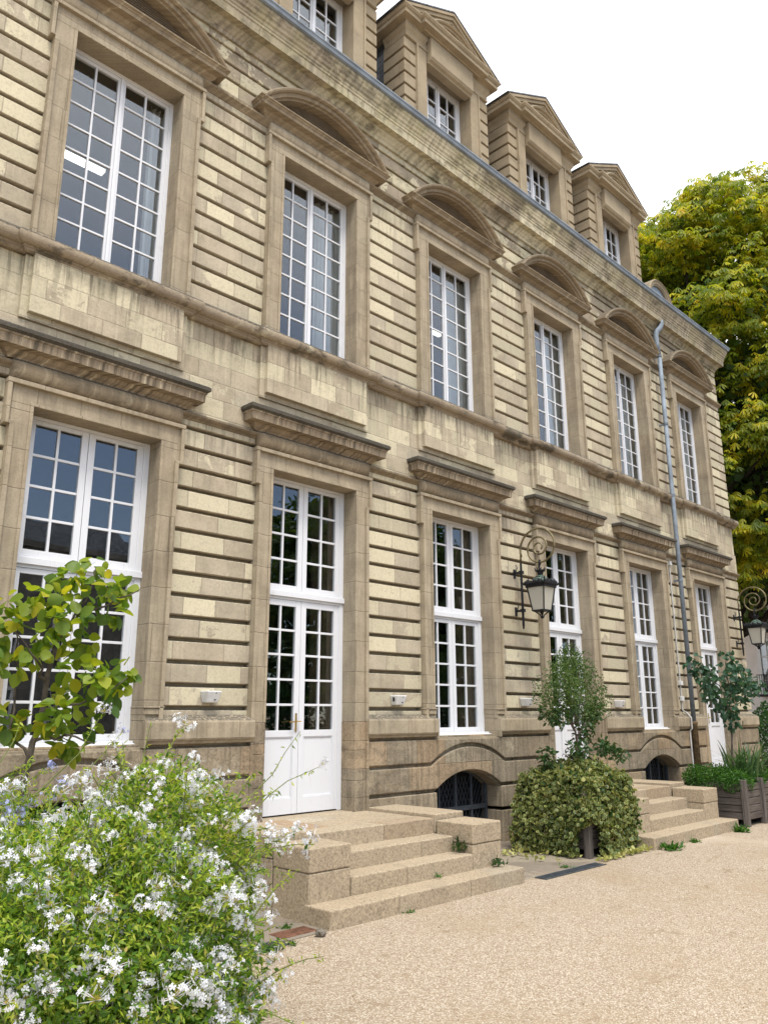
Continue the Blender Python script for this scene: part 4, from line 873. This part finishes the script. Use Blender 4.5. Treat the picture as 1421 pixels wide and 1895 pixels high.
    for j, i in enumerate(order):
        pv = rng.integers(len(protos)); up = Vector(dc[i]*0.7+np.array([0, 0, 0.75])+rng.normal(size=3)*0.25); q = up.to_track_quat('Z', 'Y'); sc = 0.68+0.5*rng.random()
        if j < 95:
            o = bpy.data.objects.new("flower_cluster", meshes[pv]); link(o, r); o.location = Vector(Pc[i]); o.rotation_mode = 'QUATERNION'; o.rotation_quaternion = q; o.scale = (sc,)*3
        else:
            Mx = np.array(q.to_matrix())*sc; o_ = sum(len(v) for v in rest_V); rest_V.append(protos[pv][0] @ Mx.T + Pc[i]); rest_F += [tuple(k+o_ for k in f) for f in protos[pv][1]]; rest_M += protos[pv][2]
    if rest_V:
        me = bpy.data.meshes.new("flower_mass"); me.from_pydata(np.concatenate(rest_V).tolist(), [], rest_F); me.materials.append(petal); me.materials.append(M['calyx']); me.polygons.foreach_set('material_index', rest_M); tag(link(bpy.data.objects.new("flower_mass", me), r), kind='stuff')
plumbago(r, PE, SH, 78000, 310, M['petal_w'], -0.25, "white")
BE = [((-1.85, -2.35, 0.55), (0.75, 0.45, 0.80), 1.0), ((-1.35, -2.1, 0.45), (0.45, 0.4, 0.66), 0.6)]
r = root("blue_plumbago_shrub", (-1.7, -2.3, G0), "pale blue flowering shrub behind the white one, under the round leaved tree", "shrub")
plumbago(r, BE, shoots(BE, 60, 0.3) + [[(-1.2, -2.0, 0.8), (-0.85, -2.0, 1.15), (-0.65, -2.0, 1.35), (-0.50, -2.0, 1.52)]], 9000, 60, M['petal_b'], -0.3, "blue")

# --- young tree with round leaves
r = root("young_tree", (-1.15, -1.4, G0), "young tree with round yellow green leaves before the left ground floor window", "tree")
m = MB(); y = -1.4
branch(m, [(-1.17, y, G0), (-1.05, y, 0.9), (-1.0, y, 1.32), (-0.94, y, 1.63), (-0.91, y+0.02, 2.0), (-0.87, y, 2.29)], 0.036, 0.020, 8, 0.008)
for pts in ([(-0.87, y, 2.27), (-0.77, y-0.05, 2.47), (-0.64, y-0.05, 2.72), (-0.57, y, 2.98)], [(-0.87, y, 2.27), (-1.01, y+0.1, 2.54), (-1.12, y+0.1, 2.67)], [(-0.73, y-0.05, 2.52), (-0.5, y-0.15, 2.62), (-0.22, y-0.2, 2.79)],
            [(-0.94, y, 1.7), (-0.7, y-0.2, 1.75), (-0.33, y-0.3, 1.98)], [(-0.93, y, 1.95), (-1.1, y-0.2, 2.1), (-1.3, y-0.25, 2.3)], [(-0.97, y, 1.45), (-0.8, y-0.2, 1.5), (-0.56, y-0.25, 1.42)], [(-1.0, y, 1.3), (-1.15, y+0.1, 1.55), (-1.12, y+0.12, 2.05), (-1.2, y+0.1, 2.4)]):
    branch(m, pts, 0.014, 0.005, 6, 0.012)
m.build("trunk", M['bark'], r)
TC = [(-0.71, 2.91), (-0.57, 3.01), (-0.8, 2.85), (-0.91, 2.65), (-1.12, 2.65), (-1.3, 2.6), (-0.69, 2.67), (-0.46, 2.79), (-0.3, 2.8), (-0.19, 2.83), (-1.23, 2.43), (-1.3, 2.29), (-1.04, 2.35), (-1.11, 2.17), (-0.96, 2.45), (-0.77, 2.47), (-0.6, 2.34), (-0.54, 2.22), (-0.75, 2.04), (-0.62, 1.94), (-0.47, 1.98), (-0.36, 1.89), (-0.31, 2.03), (-0.53, 1.81), (-0.66, 1.84), (-1.19, 1.63), (-1.1, 1.57), (-0.89, 1.59), (-0.93, 1.72), (-0.56, 1.56), (-0.72, 1.45), (-0.56, 1.38), (-1.29, 2.11), (-0.84, 2.27), (-0.42, 2.6), (-1.24, 2.07), (-1.5, 2.5), (-1.55, 2.2), (-1.5, 1.7)]
P, d = clumps([(x, y+rng.normal()*0.17, z) for x, z in TC], 0.12, 16); d[:, 2] -= 0.25
foliage("foliage", P, d, np.full(len(P), 0.112), np.full(len(P), 0.104), M['lf_round'], r, shape='round', up=0.8, spread=0.6, fold=0.14, droop=0.2)

# --- planter boxes
def planter(label, x0, x1, y0, y1, top, posts):
    r = root("planter_box", ((x0+x1)/2, (y0+y1)/2, G0), label, "planter")
    for ax, lo, hi, fixed in (('x', x0, x1, y0), ('x', x0, x1, y1), ('y', y0, y1, x0), ('y', y0, y1, x1)):
        m = MB(); n = 5; h = (top-G0-0.13)/n
        for k in range(n):
            za = G0+0.11+k*h; j = random.uniform(-0.006, 0.006)
            if ax == 'x': m.box(lo+0.045, hi-0.045, fixed-0.02+j, fixed+0.02+j, za+0.005, za+h-0.005)
            else: m.box(fixed-0.02+j, fixed+0.02+j, lo+0.045, hi-0.045, za+0.005, za+h-0.005)
        m.build("plank_panel", M['wood'], r, bevel=0.006)
    for px_, py_ in posts:
        m = MB(); m.box(px_-0.05, px_+0.05, py_-0.05, py_+0.05, G0, top+0.06); m.build("post", M['post'], r, bevel=0.008)
    m = MB(); m.box(x0+0.03, x1-0.03, y0+0.03, y1-0.03, G0+0.12, top-0.06); m.build("soil", M['soil'], r)
    return r
planter("grey wooden planter box almost hidden under variegated ivy", 6.86, 7.90, -1.84, -0.80, 0.50, [(6.84, -1.86), (7.92, -1.86), (6.84, -0.78), (7.92, -0.78)])
planter("weathered grey wooden planter box with exposed boards right of the far stairs", 11.78, 13.70, -2.15, -1.17, 0.42, [(11.77, -2.16), (12.52, -2.18), (13.71, -2.16), (11.77, -1.16), (13.71, -1.16)])
# --- variegated ivy over the first planter
r = root("ivy", (7.39, -1.3, G0), "yellow edged variegated ivy cascading over the left wooden planter", "ivy")
def box_shell(n):
    x0, x1, y0, y1, zt = 6.74, 8.03, -1.98, -0.66, 0.74; P = []; D = []
    while len(P) < n:
        f = rng.random(); a, b_ = rng.random(), rng.random()
        if f < 0.34: p = (x0+a*(x1-x0), y0, G0+0.03+b_*(zt-G0)); o = (0, -1, 0.2)
        elif f < 0.66: p = (x0, y0+a*(y1-y0), G0+0.03+b_*(zt-G0)); o = (-1, 0, 0.2)
        elif f < 0.72: p = (x1, y0+a*(y1-y0), G0+0.03+b_*(zt-G0)); o = (1, 0, 0.2)
        elif f < 0.76: p = (x0+a*(x1-x0), y1, G0+0.03+b_*(zt-G0)); o = (0, 1, 0.2)
        else: p = (x0+a*(x1-x0), y0+b_*(y1-y0), zt); o = (0, 0, 1)
        p = np.array(p)
        # the corner post shows through a gap low down
        if p[2] < 0.16-0.5*abs(p[1]-y0)-0.0 and (abs(p[0]-6.82) < 0.10+0.12*(0.28-p[2]) and abs(p[1]-y0) < 0.22): continue
        dome = 0.13*math.exp(-(((p[0]-7.4)/0.55)**2+((p[1]+1.3)/0.6)**2)) if o[2] == 1 else 0
        edge = 0.05*(abs(p[0]-7.39)/0.65)**6 + 0.05*(abs(p[1]+1.32)/0.66)**6 if o[2] == 1 else 0
        bulge = 0.07*math.sin(3.1*p[0]+2.0*p[2]*2)+0.05*math.sin(5.3*p[1]+4*p[2]) - 0.07*(1 if p[2] < -0.15 else 0)*rng.random()
        if o[2] != 1: p = p - np.array([(p[0]-7.39)*0.09, (p[1]+1.32)*0.09, 0])*max(0, p[2]-0.35)/0.35
        P.append(p + np.array(o)*(bulge*0.5 + dome - edge + rng.normal()*0.045)); D.append(o)
    return np.array(P), np.array(D, float)
P, D = box_shell(9500); n = len(P); D2 = unit(D*0.35 + np.array([0, 0, -0.55]) + rdir(n)*0.75); Nn = unit(D*0.9 + rdir(n)*0.7 + np.array([0, 0, 0.35]))
Lf = 0.054*(0.7+0.6*rng.random(n)); V1, F1 = leaf_geo(P, D2, Nn, Lf, Lf*0.95, 0.12, 0.1, 'round')
Nn2 = unit(Nn - D2*np.sum(Nn*D2, 1, keepdims=True)); V2, F2 = leaf_geo(P + D2*(Lf*0.13)[:, None] + Nn2*0.0045, D2, Nn, Lf*0.80, Lf*0.70, 0.12, 0.1, 'round')
np_mesh("foliage", np.concatenate([V1, V2]), np.concatenate([F1, F2+len(V1)]), [M['lf_ivyedge'], M['lf_ivy']], r, [0]*len(F1)+[1]*len(F2))
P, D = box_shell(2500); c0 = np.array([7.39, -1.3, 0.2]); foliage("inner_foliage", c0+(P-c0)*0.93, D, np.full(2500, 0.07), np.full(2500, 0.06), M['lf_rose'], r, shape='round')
sp = np.array([(6.55+rng.random()*0.35-0.5*(rng.random() < 0.25), -0.75-1.3*rng.random()*rng.random(), G0+0.02+0.04*rng.random()) for _ in range(170)]+[(6.7+rng.random()*1.4, -2.05-0.12*rng.random(), G0+0.02+0.03*rng.random()) for _ in range(160)])
foliage("trailing_foliage", sp, np.tile([0, 0, 1.0], (len(sp), 1)), np.full(len(sp), 0.06), np.full(len(sp), 0.05), M['lf_ivyedge'], r, shape='round')
# --- shrub standing in the ivy
r = root("leafy_shrub", (7.5, -1.33, 0.5), "slim green shrub growing out of the ivy covered planter", "shrub")
m = MB(); y = -1.33; branch(m, [(7.50, y, 0.45), (7.53, y, 0.95), (7.54, y, 1.3), (7.44, y, 1.6)], 0.022, 0.014, 7, 0.01)
for pts in ([(7.45, y, 1.55), (7.34, y, 2.0), (7.2, y-0.1, 2.3)], [(7.54, y, 1.25), (7.84, y, 1.55), (7.78, y+0.1, 2.4)], [(7.47, y, 1.5), (7.6, y-0.1, 2.0), (7.55, y-0.1, 2.45)], [(7.5, y, 1.4), (7.15, y-0.1, 1.65), (6.9, y-0.1, 1.9)], [(7.6, y, 1.35), (8.0, y, 1.6), (8.25, y, 1.85)], [(7.52, y, 1.0), (7.9, y-0.1, 1.1), (8.4, y-0.15, 1.1)], [(7.52, y, 0.95), (7.2, y-0.1, 1.05), (6.95, y-0.1, 1.05)]): branch(m, pts, 0.012, 0.004, 5, 0.02)
m.build("stems", M['bark'], r)
UPC = [(7.53, 2.35), (7.13, 2.25), (7.95, 2.4), (7.78, 2.55), (6.81, 1.99), (7.25, 1.92), (7.82, 2.01), (8.2, 2.1), (7.01, 1.75), (8.13, 1.84), (7.51, 2.09), (7.35, 2.2), (7.65, 2.2), (7.4, 1.8), (7.0, 2.05), (7.9, 1.75), (7.45, 2.45), (7.85, 2.3)]
P, d = clumps([(x, y+rng.normal()*0.13, z) for x, z in UPC], 0.23, 330, 1.2); foliage("fine_foliage", P, d + np.array([0, 0, 0.5]), np.full(len(P), 0.043), np.full(len(P), 0.022), M['lf_privet'], r, up=0.4)
LOC_ = [(6.99, 1.59), (7.83, 1.42), (8.27, 1.59), (8.40, 1.76), (7.25, 1.15), (7.71, 1.09), (8.21, 1.16), (6.94, 1.04), (8.5, 1.11), (8.66, 1.02), (7.53, 0.94), (7.07, 0.88), (7.4, 1.75), (7.2, 1.65), (8.0, 1.65), (7.95, 1.3), (7.9, 0.95), (7.25, 0.8)]
P, d = clumps([(x, y+rng.normal()*0.13, z) for x, z in LOC_], 0.16, 75, 0.9); d[:, 2] -= 0.5; foliage("broad_foliage", P, d, np.full(len(P), 0.072), np.full(len(P), 0.042), M['lf_rose'], r, shape='round', up=0.5)
# --- plants of the second planter
r = root("ground_cover_plant", (12.3, -1.65, 0.3), "low bright green bushy plant in the right planter", "plant")
P, d = in_ellipsoids([((12.05, -1.5, 0.46), (0.5, 0.5, 0.26), 1), ((11.95, -1.95, 0.42), (0.36, 0.28, 0.20), 0.7), ((12.7, -1.75, 0.46), (0.6, 0.45, 0.18), 0.7), ((11.85, -1.25, 0.48), (0.30, 0.25, 0.22), 0.5), ((13.3, -1.7, 0.45), (0.4, 0.45, 0.2), 0.5)], 9000, 0.6)
foliage("foliage", P, d, np.full(len(P), 0.055), np.full(len(P), 0.020), M['lf_cover'], r, up=0.5)
r = root("sword_leaf_plant", (12.55, -1.85, 0.35), "plant with long green sword shaped leaves in the right planter", "plant")
V = []; Fc = []
for k in range(120):
    a = rng.random()*2*math.pi; lean = 0.15+0.95*rng.random()**1.2; L = 0.45+0.5*rng.random(); d = np.array([math.cos(a), math.sin(a), 0]); s_ = np.cross(d, [0, 0, 1.0]); b0 = np.array([12.45+0.5*rng.random(), -1.85+rng.normal()*0.12, 0.36]); w = 0.019+0.012*rng.random(); o = len(V); n = 7
    for i in range(n):
        t = i/(n-1); p = b0 + d*L*lean*(0.55*t+0.6*t*t) + np.array([0, 0, L*(t*1.1 - lean*0.55*t**2.6)]); ww = w*(1-t**2.2)*(0.7+0.6*t if t < 0.4 else 1)
        V += [p - s_*ww, p + s_*ww]
    Fc += [(o+2*i, o+2*i+1, o+2*i+3, o+2*i+2) for i in range(n-1)]
np_mesh("blades", np.array(V), np.array(Fc), M['lf_iris'], r)
r = root("small_tree", (12.52, -1.7, 0.4), "small blue green leaved tree growing in the right planter", "tree")
m = MB(); y = -1.7; branch(m, [(12.5, y, 0.4), (12.53, y, 0.9), (12.63, y, 1.46), (12.64, y, 1.85)], 0.022, 0.014, 7, 0.008)
for pts in ([(12.63, y, 1.7), (12.27, y, 2.2), (11.56, y-0.05, 2.38), (11.12, y-0.05, 2.5)], [(12.64, y, 1.8), (12.75, y, 2.2), (12.68, y, 2.7)], [(12.64, y, 1.8), (13.05, y+0.1, 2.15), (13.9, y+0.1, 2.25)], [(12.6, y, 1.6), (12.3, y-0.1, 1.8), (12.0, y-0.1, 2.0)]): branch(m, pts, 0.012, 0.005, 5, 0.02)
m.build("trunk", M['bark'], r)
T6 = [(11.13, 2.56), (11.2, 2.45), (11.54, 2.29), (12.01, 2.23), (12.65, 2.73), (12.88, 2.58), (13.39, 2.43), (13.9, 2.23), (13.4, 2.0), (12.46, 1.98), (12.8, 1.78), (11.95, 1.98), (12.66, 2.25), (14.1, 2.18), (12.61, 1.5), (12.32, 2.45), (12.9, 2.15), (12.45, 1.7), (13.1, 2.25), (12.2, 1.95)]
P, d = clumps([(x, y+rng.normal()*0.12, z) for x, z in T6], 0.20, 34, 0.9); d[:, 2] -= 0.5
foliage("foliage", P, d, np.full(len(P), 0.105), np.full(len(P), 0.085), M['lf_dark'], r, shape='round', up=0.6)

# --- weeds
def weed(x, y, z, s, n, label, up=0.6, mat='lf_cover', group=None):
    P = np.array([x, y, z]) + rng.normal(size=(n, 3))*np.array([s*0.38, s*0.3, 0.0]); d = unit(rdir(n)*np.array([1, 1, 0.4]) + np.array([0, 0, up])); P[:, 2] += np.abs(rng.normal(size=n))*s*0.25*up
    o = foliage("weed", P, d, np.full(n, s*0.55), np.full(n, s*0.19), M[mat], None, up=0.5, spread=0.5); tag(o, label, "weed", group)
weed(BAY+0.955, -1.70, 0.03, 0.14, 60, "dark fern tuft higher on the near stairs, beside the right end block", 1.6, 'lf_rose')
weed(BAY+1.36, -1.95, -0.15, 0.12, 45, "dark green fern tuft on the near stairs, lower of the two, on the bottom step", 1.3, 'lf_rose')
weed(0.88, -2.33, G0, 0.12, 46, "larger grass tuft in the gravel beside the rusty plate", 0.4)
weed(1.12, -2.30, G0, 0.08, 30, "smaller grass tuft in the gravel beside the rusty plate", 0.4)
weed(8.42, -2.33, G0, 0.20, 90, "green weed spreading in front of the bottom step of the far stairs", 0.4)
weed(9.35, -2.25, G0, 0.13, 45, "low weed further along the bottom step of the far stairs", 0.3)
weed(11.05, -2.32, G0, 0.20, 80, "green weed at the right end of the far bottom step", 0.5)
weed(BAY-0.52, -2.23, G0, 0.08, 26, "tiny weed at the foot of the near bottom step", 0.4)
weed(BAY+0.32, -1.90, -0.15, 0.07, 18, "tiny sprig in a joint on the near bottom step", 1.0)
weed(6.0, -2.02, G0, 0.10, 30, "small weed by the steel drain in front of the ivy", 0.4)
weed(1.45, -1.80, G0, 0.10, 34, "little green moss tuft at the corner of the near stairs and the rusty plate", 0.3)

# --- loose stones of the gravel
n = 15000; X = -3.0+rng.random(n)**0.8*11.0; Y = -2.28-rng.random(n)**0.9*3.6; k = ~((X > BAY-1.60) & (X < BAY+1.60) & (Y > -2.20)); X, Y = X[k], Y[k]; n = len(X)
b_ = np.array([(1, 0, 0), (-0.9, 0.1, 0), (0.1, 0.9, 0), (-0.1, -1, 0), (0, 0, 0.7), (0, 0, -0.7), ]); s_ = 0.0035+0.0065*rng.random(n)**3; a = rng.random(n)*6.28
V = np.empty((n, 6, 3)); c_, q_ = np.cos(a), np.sin(a); st = b_[None]*(0.7+0.6*rng.random((n, 6, 1))); V[:, :, 0] = X[:, None]+s_[:, None]*(st[:, :, 0]*c_[:, None]-st[:, :, 1]*q_[:, None]*0.8); V[:, :, 1] = Y[:, None]+s_[:, None]*(st[:, :, 0]*q_[:, None]+st[:, :, 1]*c_[:, None]*0.8); V[:, :, 2] = G0+s_[:, None]*(st[:, :, 2]+0.25)
f = np.array([(0, 2, 4), (2, 1, 4), (1, 3, 4), (3, 0, 4), (2, 0, 5), (1, 2, 5), (3, 1, 5), (0, 3, 5)]); tag(np_mesh("gravel_stones", V.reshape(-1, 3), (np.arange(n)[:, None, None]*6+f).reshape(-1, 3), M['pebble'], None, smooth=True), kind='stuff')

# ------------------------------------------------------------------ trees and houses around
def big_tree(name, base, cen, rad, nclump, per, leafL, label, mat, rc=1.5, limbs=9, seed=1, palmate=True, trunk_r=0.55, low=0):
    g = np.random.default_rng(seed); r = root(name, base, label, "tree"); base = np.array(base, float); cen = np.array(cen, float); rad = np.array(rad, float)
    dd = g.normal(size=(nclump, 3)); dd /= np.linalg.norm(dd, axis=1)[:, None]; dd[:, 2] = np.where(dd[:, 2] < -0.75, -dd[:, 2], dd[:, 2]); s = 0.66+0.34*g.random(nclump)**0.5
    if palmate: dd = dd[dd @ np.array([-0.85, -0.45, 0.25]) > -0.35]; nclump = len(dd); s = s[:nclump]
    C = cen + dd*rad*s[:, None]*(1+0.06*np.sin(4*dd[:, :1]+7*dd[:, 1:2]))
    if low: kz = C[:, 2] > low; C, dd = C[kz], dd[kz]; nclump = len(C)
    m = MB(); fork = base + (cen-base)*np.array([0.7, 0.7, 0.42])
    branch(m, [base, base*0.55+fork*0.45+g.normal(size=3)*0.1, fork], trunk_r, trunk_r*0.75, 10, 0.05)
    idx = g.choice(nclump, min(limbs*4, nclump), replace=False)
    for q, i in enumerate(idx):
        e = C[i]; mid = fork*0.5+e*0.5+np.array([0, 0, 0.8])+g.normal(size=3)*0.5; big = q < limbs; branch(m, [fork, mid, e], trunk_r*(0.5 if big else 0.2), 0.04, 7, 0.12)
    m.build("trunk", M['darkbark'], r)
    k = np.repeat(np.arange(nclump), per); n = len(k); u = g.normal(size=(n, 3)); u /= np.linalg.norm(u, axis=1)[:, None]; u[:, 2] = np.where(u[:, 2] < -0.2, -u[:, 2]*0.6, u[:, 2]); ss = 0.55+0.45*g.random(n)
    sz = (0.6+0.7*g.random(nclump))[k]; P = C[k] + u*np.array([rc, rc, rc*0.62])*ss[:, None]*sz[:, None]; out = unit(u*0.6 + dd[k]*0.5)
    if not palmate:
        N = unit(out + g.normal(size=(n, 3))*0.6 + np.array([0, 0, 0.5])); D = unit(g.normal(size=(n, 3)) + out*0.5 - np.array([0, 0, 0.3])); V, Fc = leaf_geo(P, D, N, leafL*(0.7+0.6*g.random(n)), leafL*0.6*np.ones(n), 0.15, 0.2, 'lance'); np_mesh("crown", V, Fc, M[mat], r); return r
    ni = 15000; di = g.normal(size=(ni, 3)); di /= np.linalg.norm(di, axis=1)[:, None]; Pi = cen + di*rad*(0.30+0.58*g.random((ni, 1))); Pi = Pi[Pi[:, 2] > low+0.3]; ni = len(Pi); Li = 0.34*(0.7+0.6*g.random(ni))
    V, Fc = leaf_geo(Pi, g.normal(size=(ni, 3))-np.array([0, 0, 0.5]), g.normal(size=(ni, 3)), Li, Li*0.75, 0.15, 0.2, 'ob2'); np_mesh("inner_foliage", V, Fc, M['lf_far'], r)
    # hand-shaped leaves: leaflets fanning from one point, drooping at the tips
    ax = unit(out*np.array([1, 1, 0.2]) + g.normal(size=(n, 3))*0.35); N = unit(np.array([0, 0, 1.0]) + out*0.35 + g.normal(size=(n, 3))*0.28); ax = unit(ax - N*np.sum(ax*N, 1, keepdims=True)); B = np.cross(N, ax); Vs = []; Ls = leafL*(0.7+0.6*g.random(n)); nl = 6
    for q in range(nl):
        a = -1.9+3.8*q/(nl-1); D = ax*math.cos(a) + B*math.sin(a) - N*(0.45+0.25*g.random((n, 1))); L = Ls*(1.0-0.25*abs(a)/1.9); V, Fc = leaf_geo(P, D, N, L, L*0.30, 0.10, 0.25, 'ob2'); Vs.append(V.reshape(n, 6, 3))
    V = np.stack(Vs, 1)                                            # n, nl, 6, 3: weld the leaflets at the stalk so one leaf is one island
    Vn = np.concatenate([P[:, None, :], V[:, :, 1:, :].reshape(n, nl*5, 3)], 1); Fc = []
    for q in range(nl): o = 1+q*5; Fc += [(0, o+2, o+1, o), (0, o+4, o+3, o+2)]
    np_mesh("crown", Vn.reshape(-1, 3), (np.arange(n)[:, None, None]*(1+nl*5)+np.array(Fc)[None]).reshape(-1, 4), M[mat], r); return r
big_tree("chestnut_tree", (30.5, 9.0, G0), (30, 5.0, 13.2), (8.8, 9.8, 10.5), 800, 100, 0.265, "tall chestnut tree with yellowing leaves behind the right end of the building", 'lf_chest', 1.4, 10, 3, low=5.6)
big_tree("shade_tree", (36.5, 11, G0), (36, 6, 12.5), (3.0, 11, 7.5), 380, 90, 0.32, "dark tree behind the chestnut, below its crown", 'lf_far', 1.5, 8, 5, trunk_r=0.4, low=7.2)
r = root("hedge", (24, 1.0, G0), "dark green clipped hedge at the far right behind the corner of the building", "hedge")
P, d = in_ellipsoids([((24, 1.3, 0.7), (2.6, 0.95, 1.3), 1), ((26, 0.2, 0.6), (2.4, 1.6, 1.2), 1)], 14000, 0.3); P = P[P[:, 2] > G0]; foliage("foliage", P, np.tile([0, 0, 1.0], (len(P), 1))+rdir(len(P))*0.6, np.full(len(P), 0.11), np.full(len(P), 0.06), M['lf_hedge'], r)
m = MB(); m.tube([(24, 1.2, G0), (24.1, 1.2, 0.5)], 0.05, 6); m.tube([(26, 0.3, G0), (26.1, 0.3, 0.5)], 0.05, 6); m.build("stems", M['bark'], r)

def house(name, label, x0, x1, y0, y1, h, wins, face, mat, balcony=False):
    r = root(name, ((x0+x1)/2, (y0+y1)/2, G0), label, "building"); m = MB(); m.box(x0, x1, y0, y1, G0-0.2, h); m.build("wall", mat, r)
    m = MB(); m.box(x0-0.3, x1+0.3, y0-0.3, y1+0.3, h, h+0.35); m.box(x0-0.15, x1+0.15, y0-0.15, y1+0.15, h-0.3, h-0.003); m.build("cornice", mat, r)
    m = MB(); cx_, cy_ = (x0+x1)/2, (y0+y1)/2; m.loft([[(x0, y0, h+0.352), (x1, y0, h+0.352), (x1, y1, h+0.352), (x0, y1, h+0.352)], [(x0+1.2, y0+1.2, h+1.9), (x1-1.2, y0+1.2, h+1.9), (x1-1.2, y1-1.2, h+1.9), (x0+1.2, y1-1.2, h+1.9)]]); m.build("roof", M['slate'], r)
    for a, z, w, hh in wins:
        m = MB(); g_ = MB(); rail = MB()
        def bx(mm, u0, u1, d0, d1, z0, z1):
            if face == '-x': mm.box(x0-d1, x0-d0, a+u0, a+u1, z0, z1)
            else: mm.box(a+u0, a+u1, y1+d0, y1+d1, z0, z1)
        bx(m, -w/2-0.16, -w/2, 0, 0.10, z-0.1, z+hh+0.16); bx(m, w/2, w/2+0.16, 0, 0.10, z-0.1, z+hh+0.16); bx(m, -w/2, w/2, 0, 0.098, z+hh, z+hh+0.157); bx(m, -w/2, w/2, 0, 0.15, z-0.1, z)
        bx(m, -0.05, 0.05, 0.02, 0.07, z, z+hh); bx(m, -w/2, w/2, 0.02, 0.065, z+hh*0.68, z+hh*0.68+0.07)
        for k in (1, 2, 3):
            for s in (-1, 1):
                u0, u1 = sorted((s*0.05, s*w/2)); 
                if k < 3: bx(m, u0, u1, 0.025, 0.055, z+hh*0.68*k/3, z+hh*0.68*k/3+0.035)
        for s in (-1, 1): bx(m, s*w/4-0.015, s*w/4+0.015, 0.025, 0.06, z, z+hh)
        win = m.build("window", M['paint'], r); bx(g_, -w/2, w/2, 0.004, 0.018, z, z+hh); g_.build("glass", M['glass'], win)
        if balcony:
            bx(rail, -w/2-0.25, w/2+0.25, 0.02, 0.42, z-0.22, z-0.105)
            for k in range(15): u = -w/2-0.2+(w+0.4)*k/14; bx(rail, u-0.012, u+0.012, 0.36, 0.38, z-0.105, z+0.85)
            bx(rail, -w/2-0.22, w/2+0.22, 0.345, 0.395, z+0.85, z+0.89); bx(rail, -w/2-0.22, w/2+0.22, 0.35, 0.39, z+0.25, z+0.28)
            rail.build("balcony", M['iron'], win)
    return r
house("plaster_house", "pale pink plaster house with a balcony window at the far right", 40, 52, -8, 14, 9.0, [(6.9, 2.75, 1.25, 2.6), (3.6, 2.75, 1.25, 2.6), (0.3, 2.75, 1.25, 2.6), (6.9, 6.0, 1.2, 2.0), (3.6, 6.0, 1.2, 2.0), (10.2, 2.75, 1.25, 2.6)], '-x', M['plaster'], True)
# what the lower windows mirror: the grey wing across the courtyard and its trees
house("grey_wing", "dark grey stone building mirrored in the left ground floor window", 0, 19, -46, -34, 10.4, [(a, z, 1.2, 2.0) for a in (2, 5.2, 8.4, 11.6, 14.8) for z in (1.0, 4.6)], '+y', M['greystone'])
for i, (x, y, h) in enumerate(((22, -19, 11.5), (29, -23, 12.5), (37, -20, 12))):
    big_tree("courtyard_tree", (x, y, G0), (x, y, h*0.52), (5.2, 4.6, h*0.52), 190, 110, 0.36, ["dark tree mirrored in the near white door", "dark tree mirrored in the third ground floor window", "dark tree mirrored in the windows at the right"][i], 'lf_far', 1.3, 5, 11+i, palmate=False, trunk_r=0.25)
r = root("added_courtyard_hedge", (30, -18, G0), "tall dark hedge added under the courtyard trees to darken the reflection in the lower panes of the white doors", "hedge")  # added hedge out of view, keeps bright sky out of the lower pane reflections
P, d = in_ellipsoids([((x, -18, 1.0), (3.4, 1.3, 2.4), 1) for x in (15, 20, 25, 30, 35, 40)], 26000, 0.5); k = P[:, 2] > G0; P, d = P[k], d[k]
foliage("foliage", P, d, np.full(len(P), 0.22), np.full(len(P), 0.12), M['lf_hedge'], r)
m = MB()
for x in (15, 20, 25, 30, 35, 40): m.tube([(x, -18, G0), (x, -18, 2.0)], 0.08, 6)
m.build("stems", M['bark'], r)
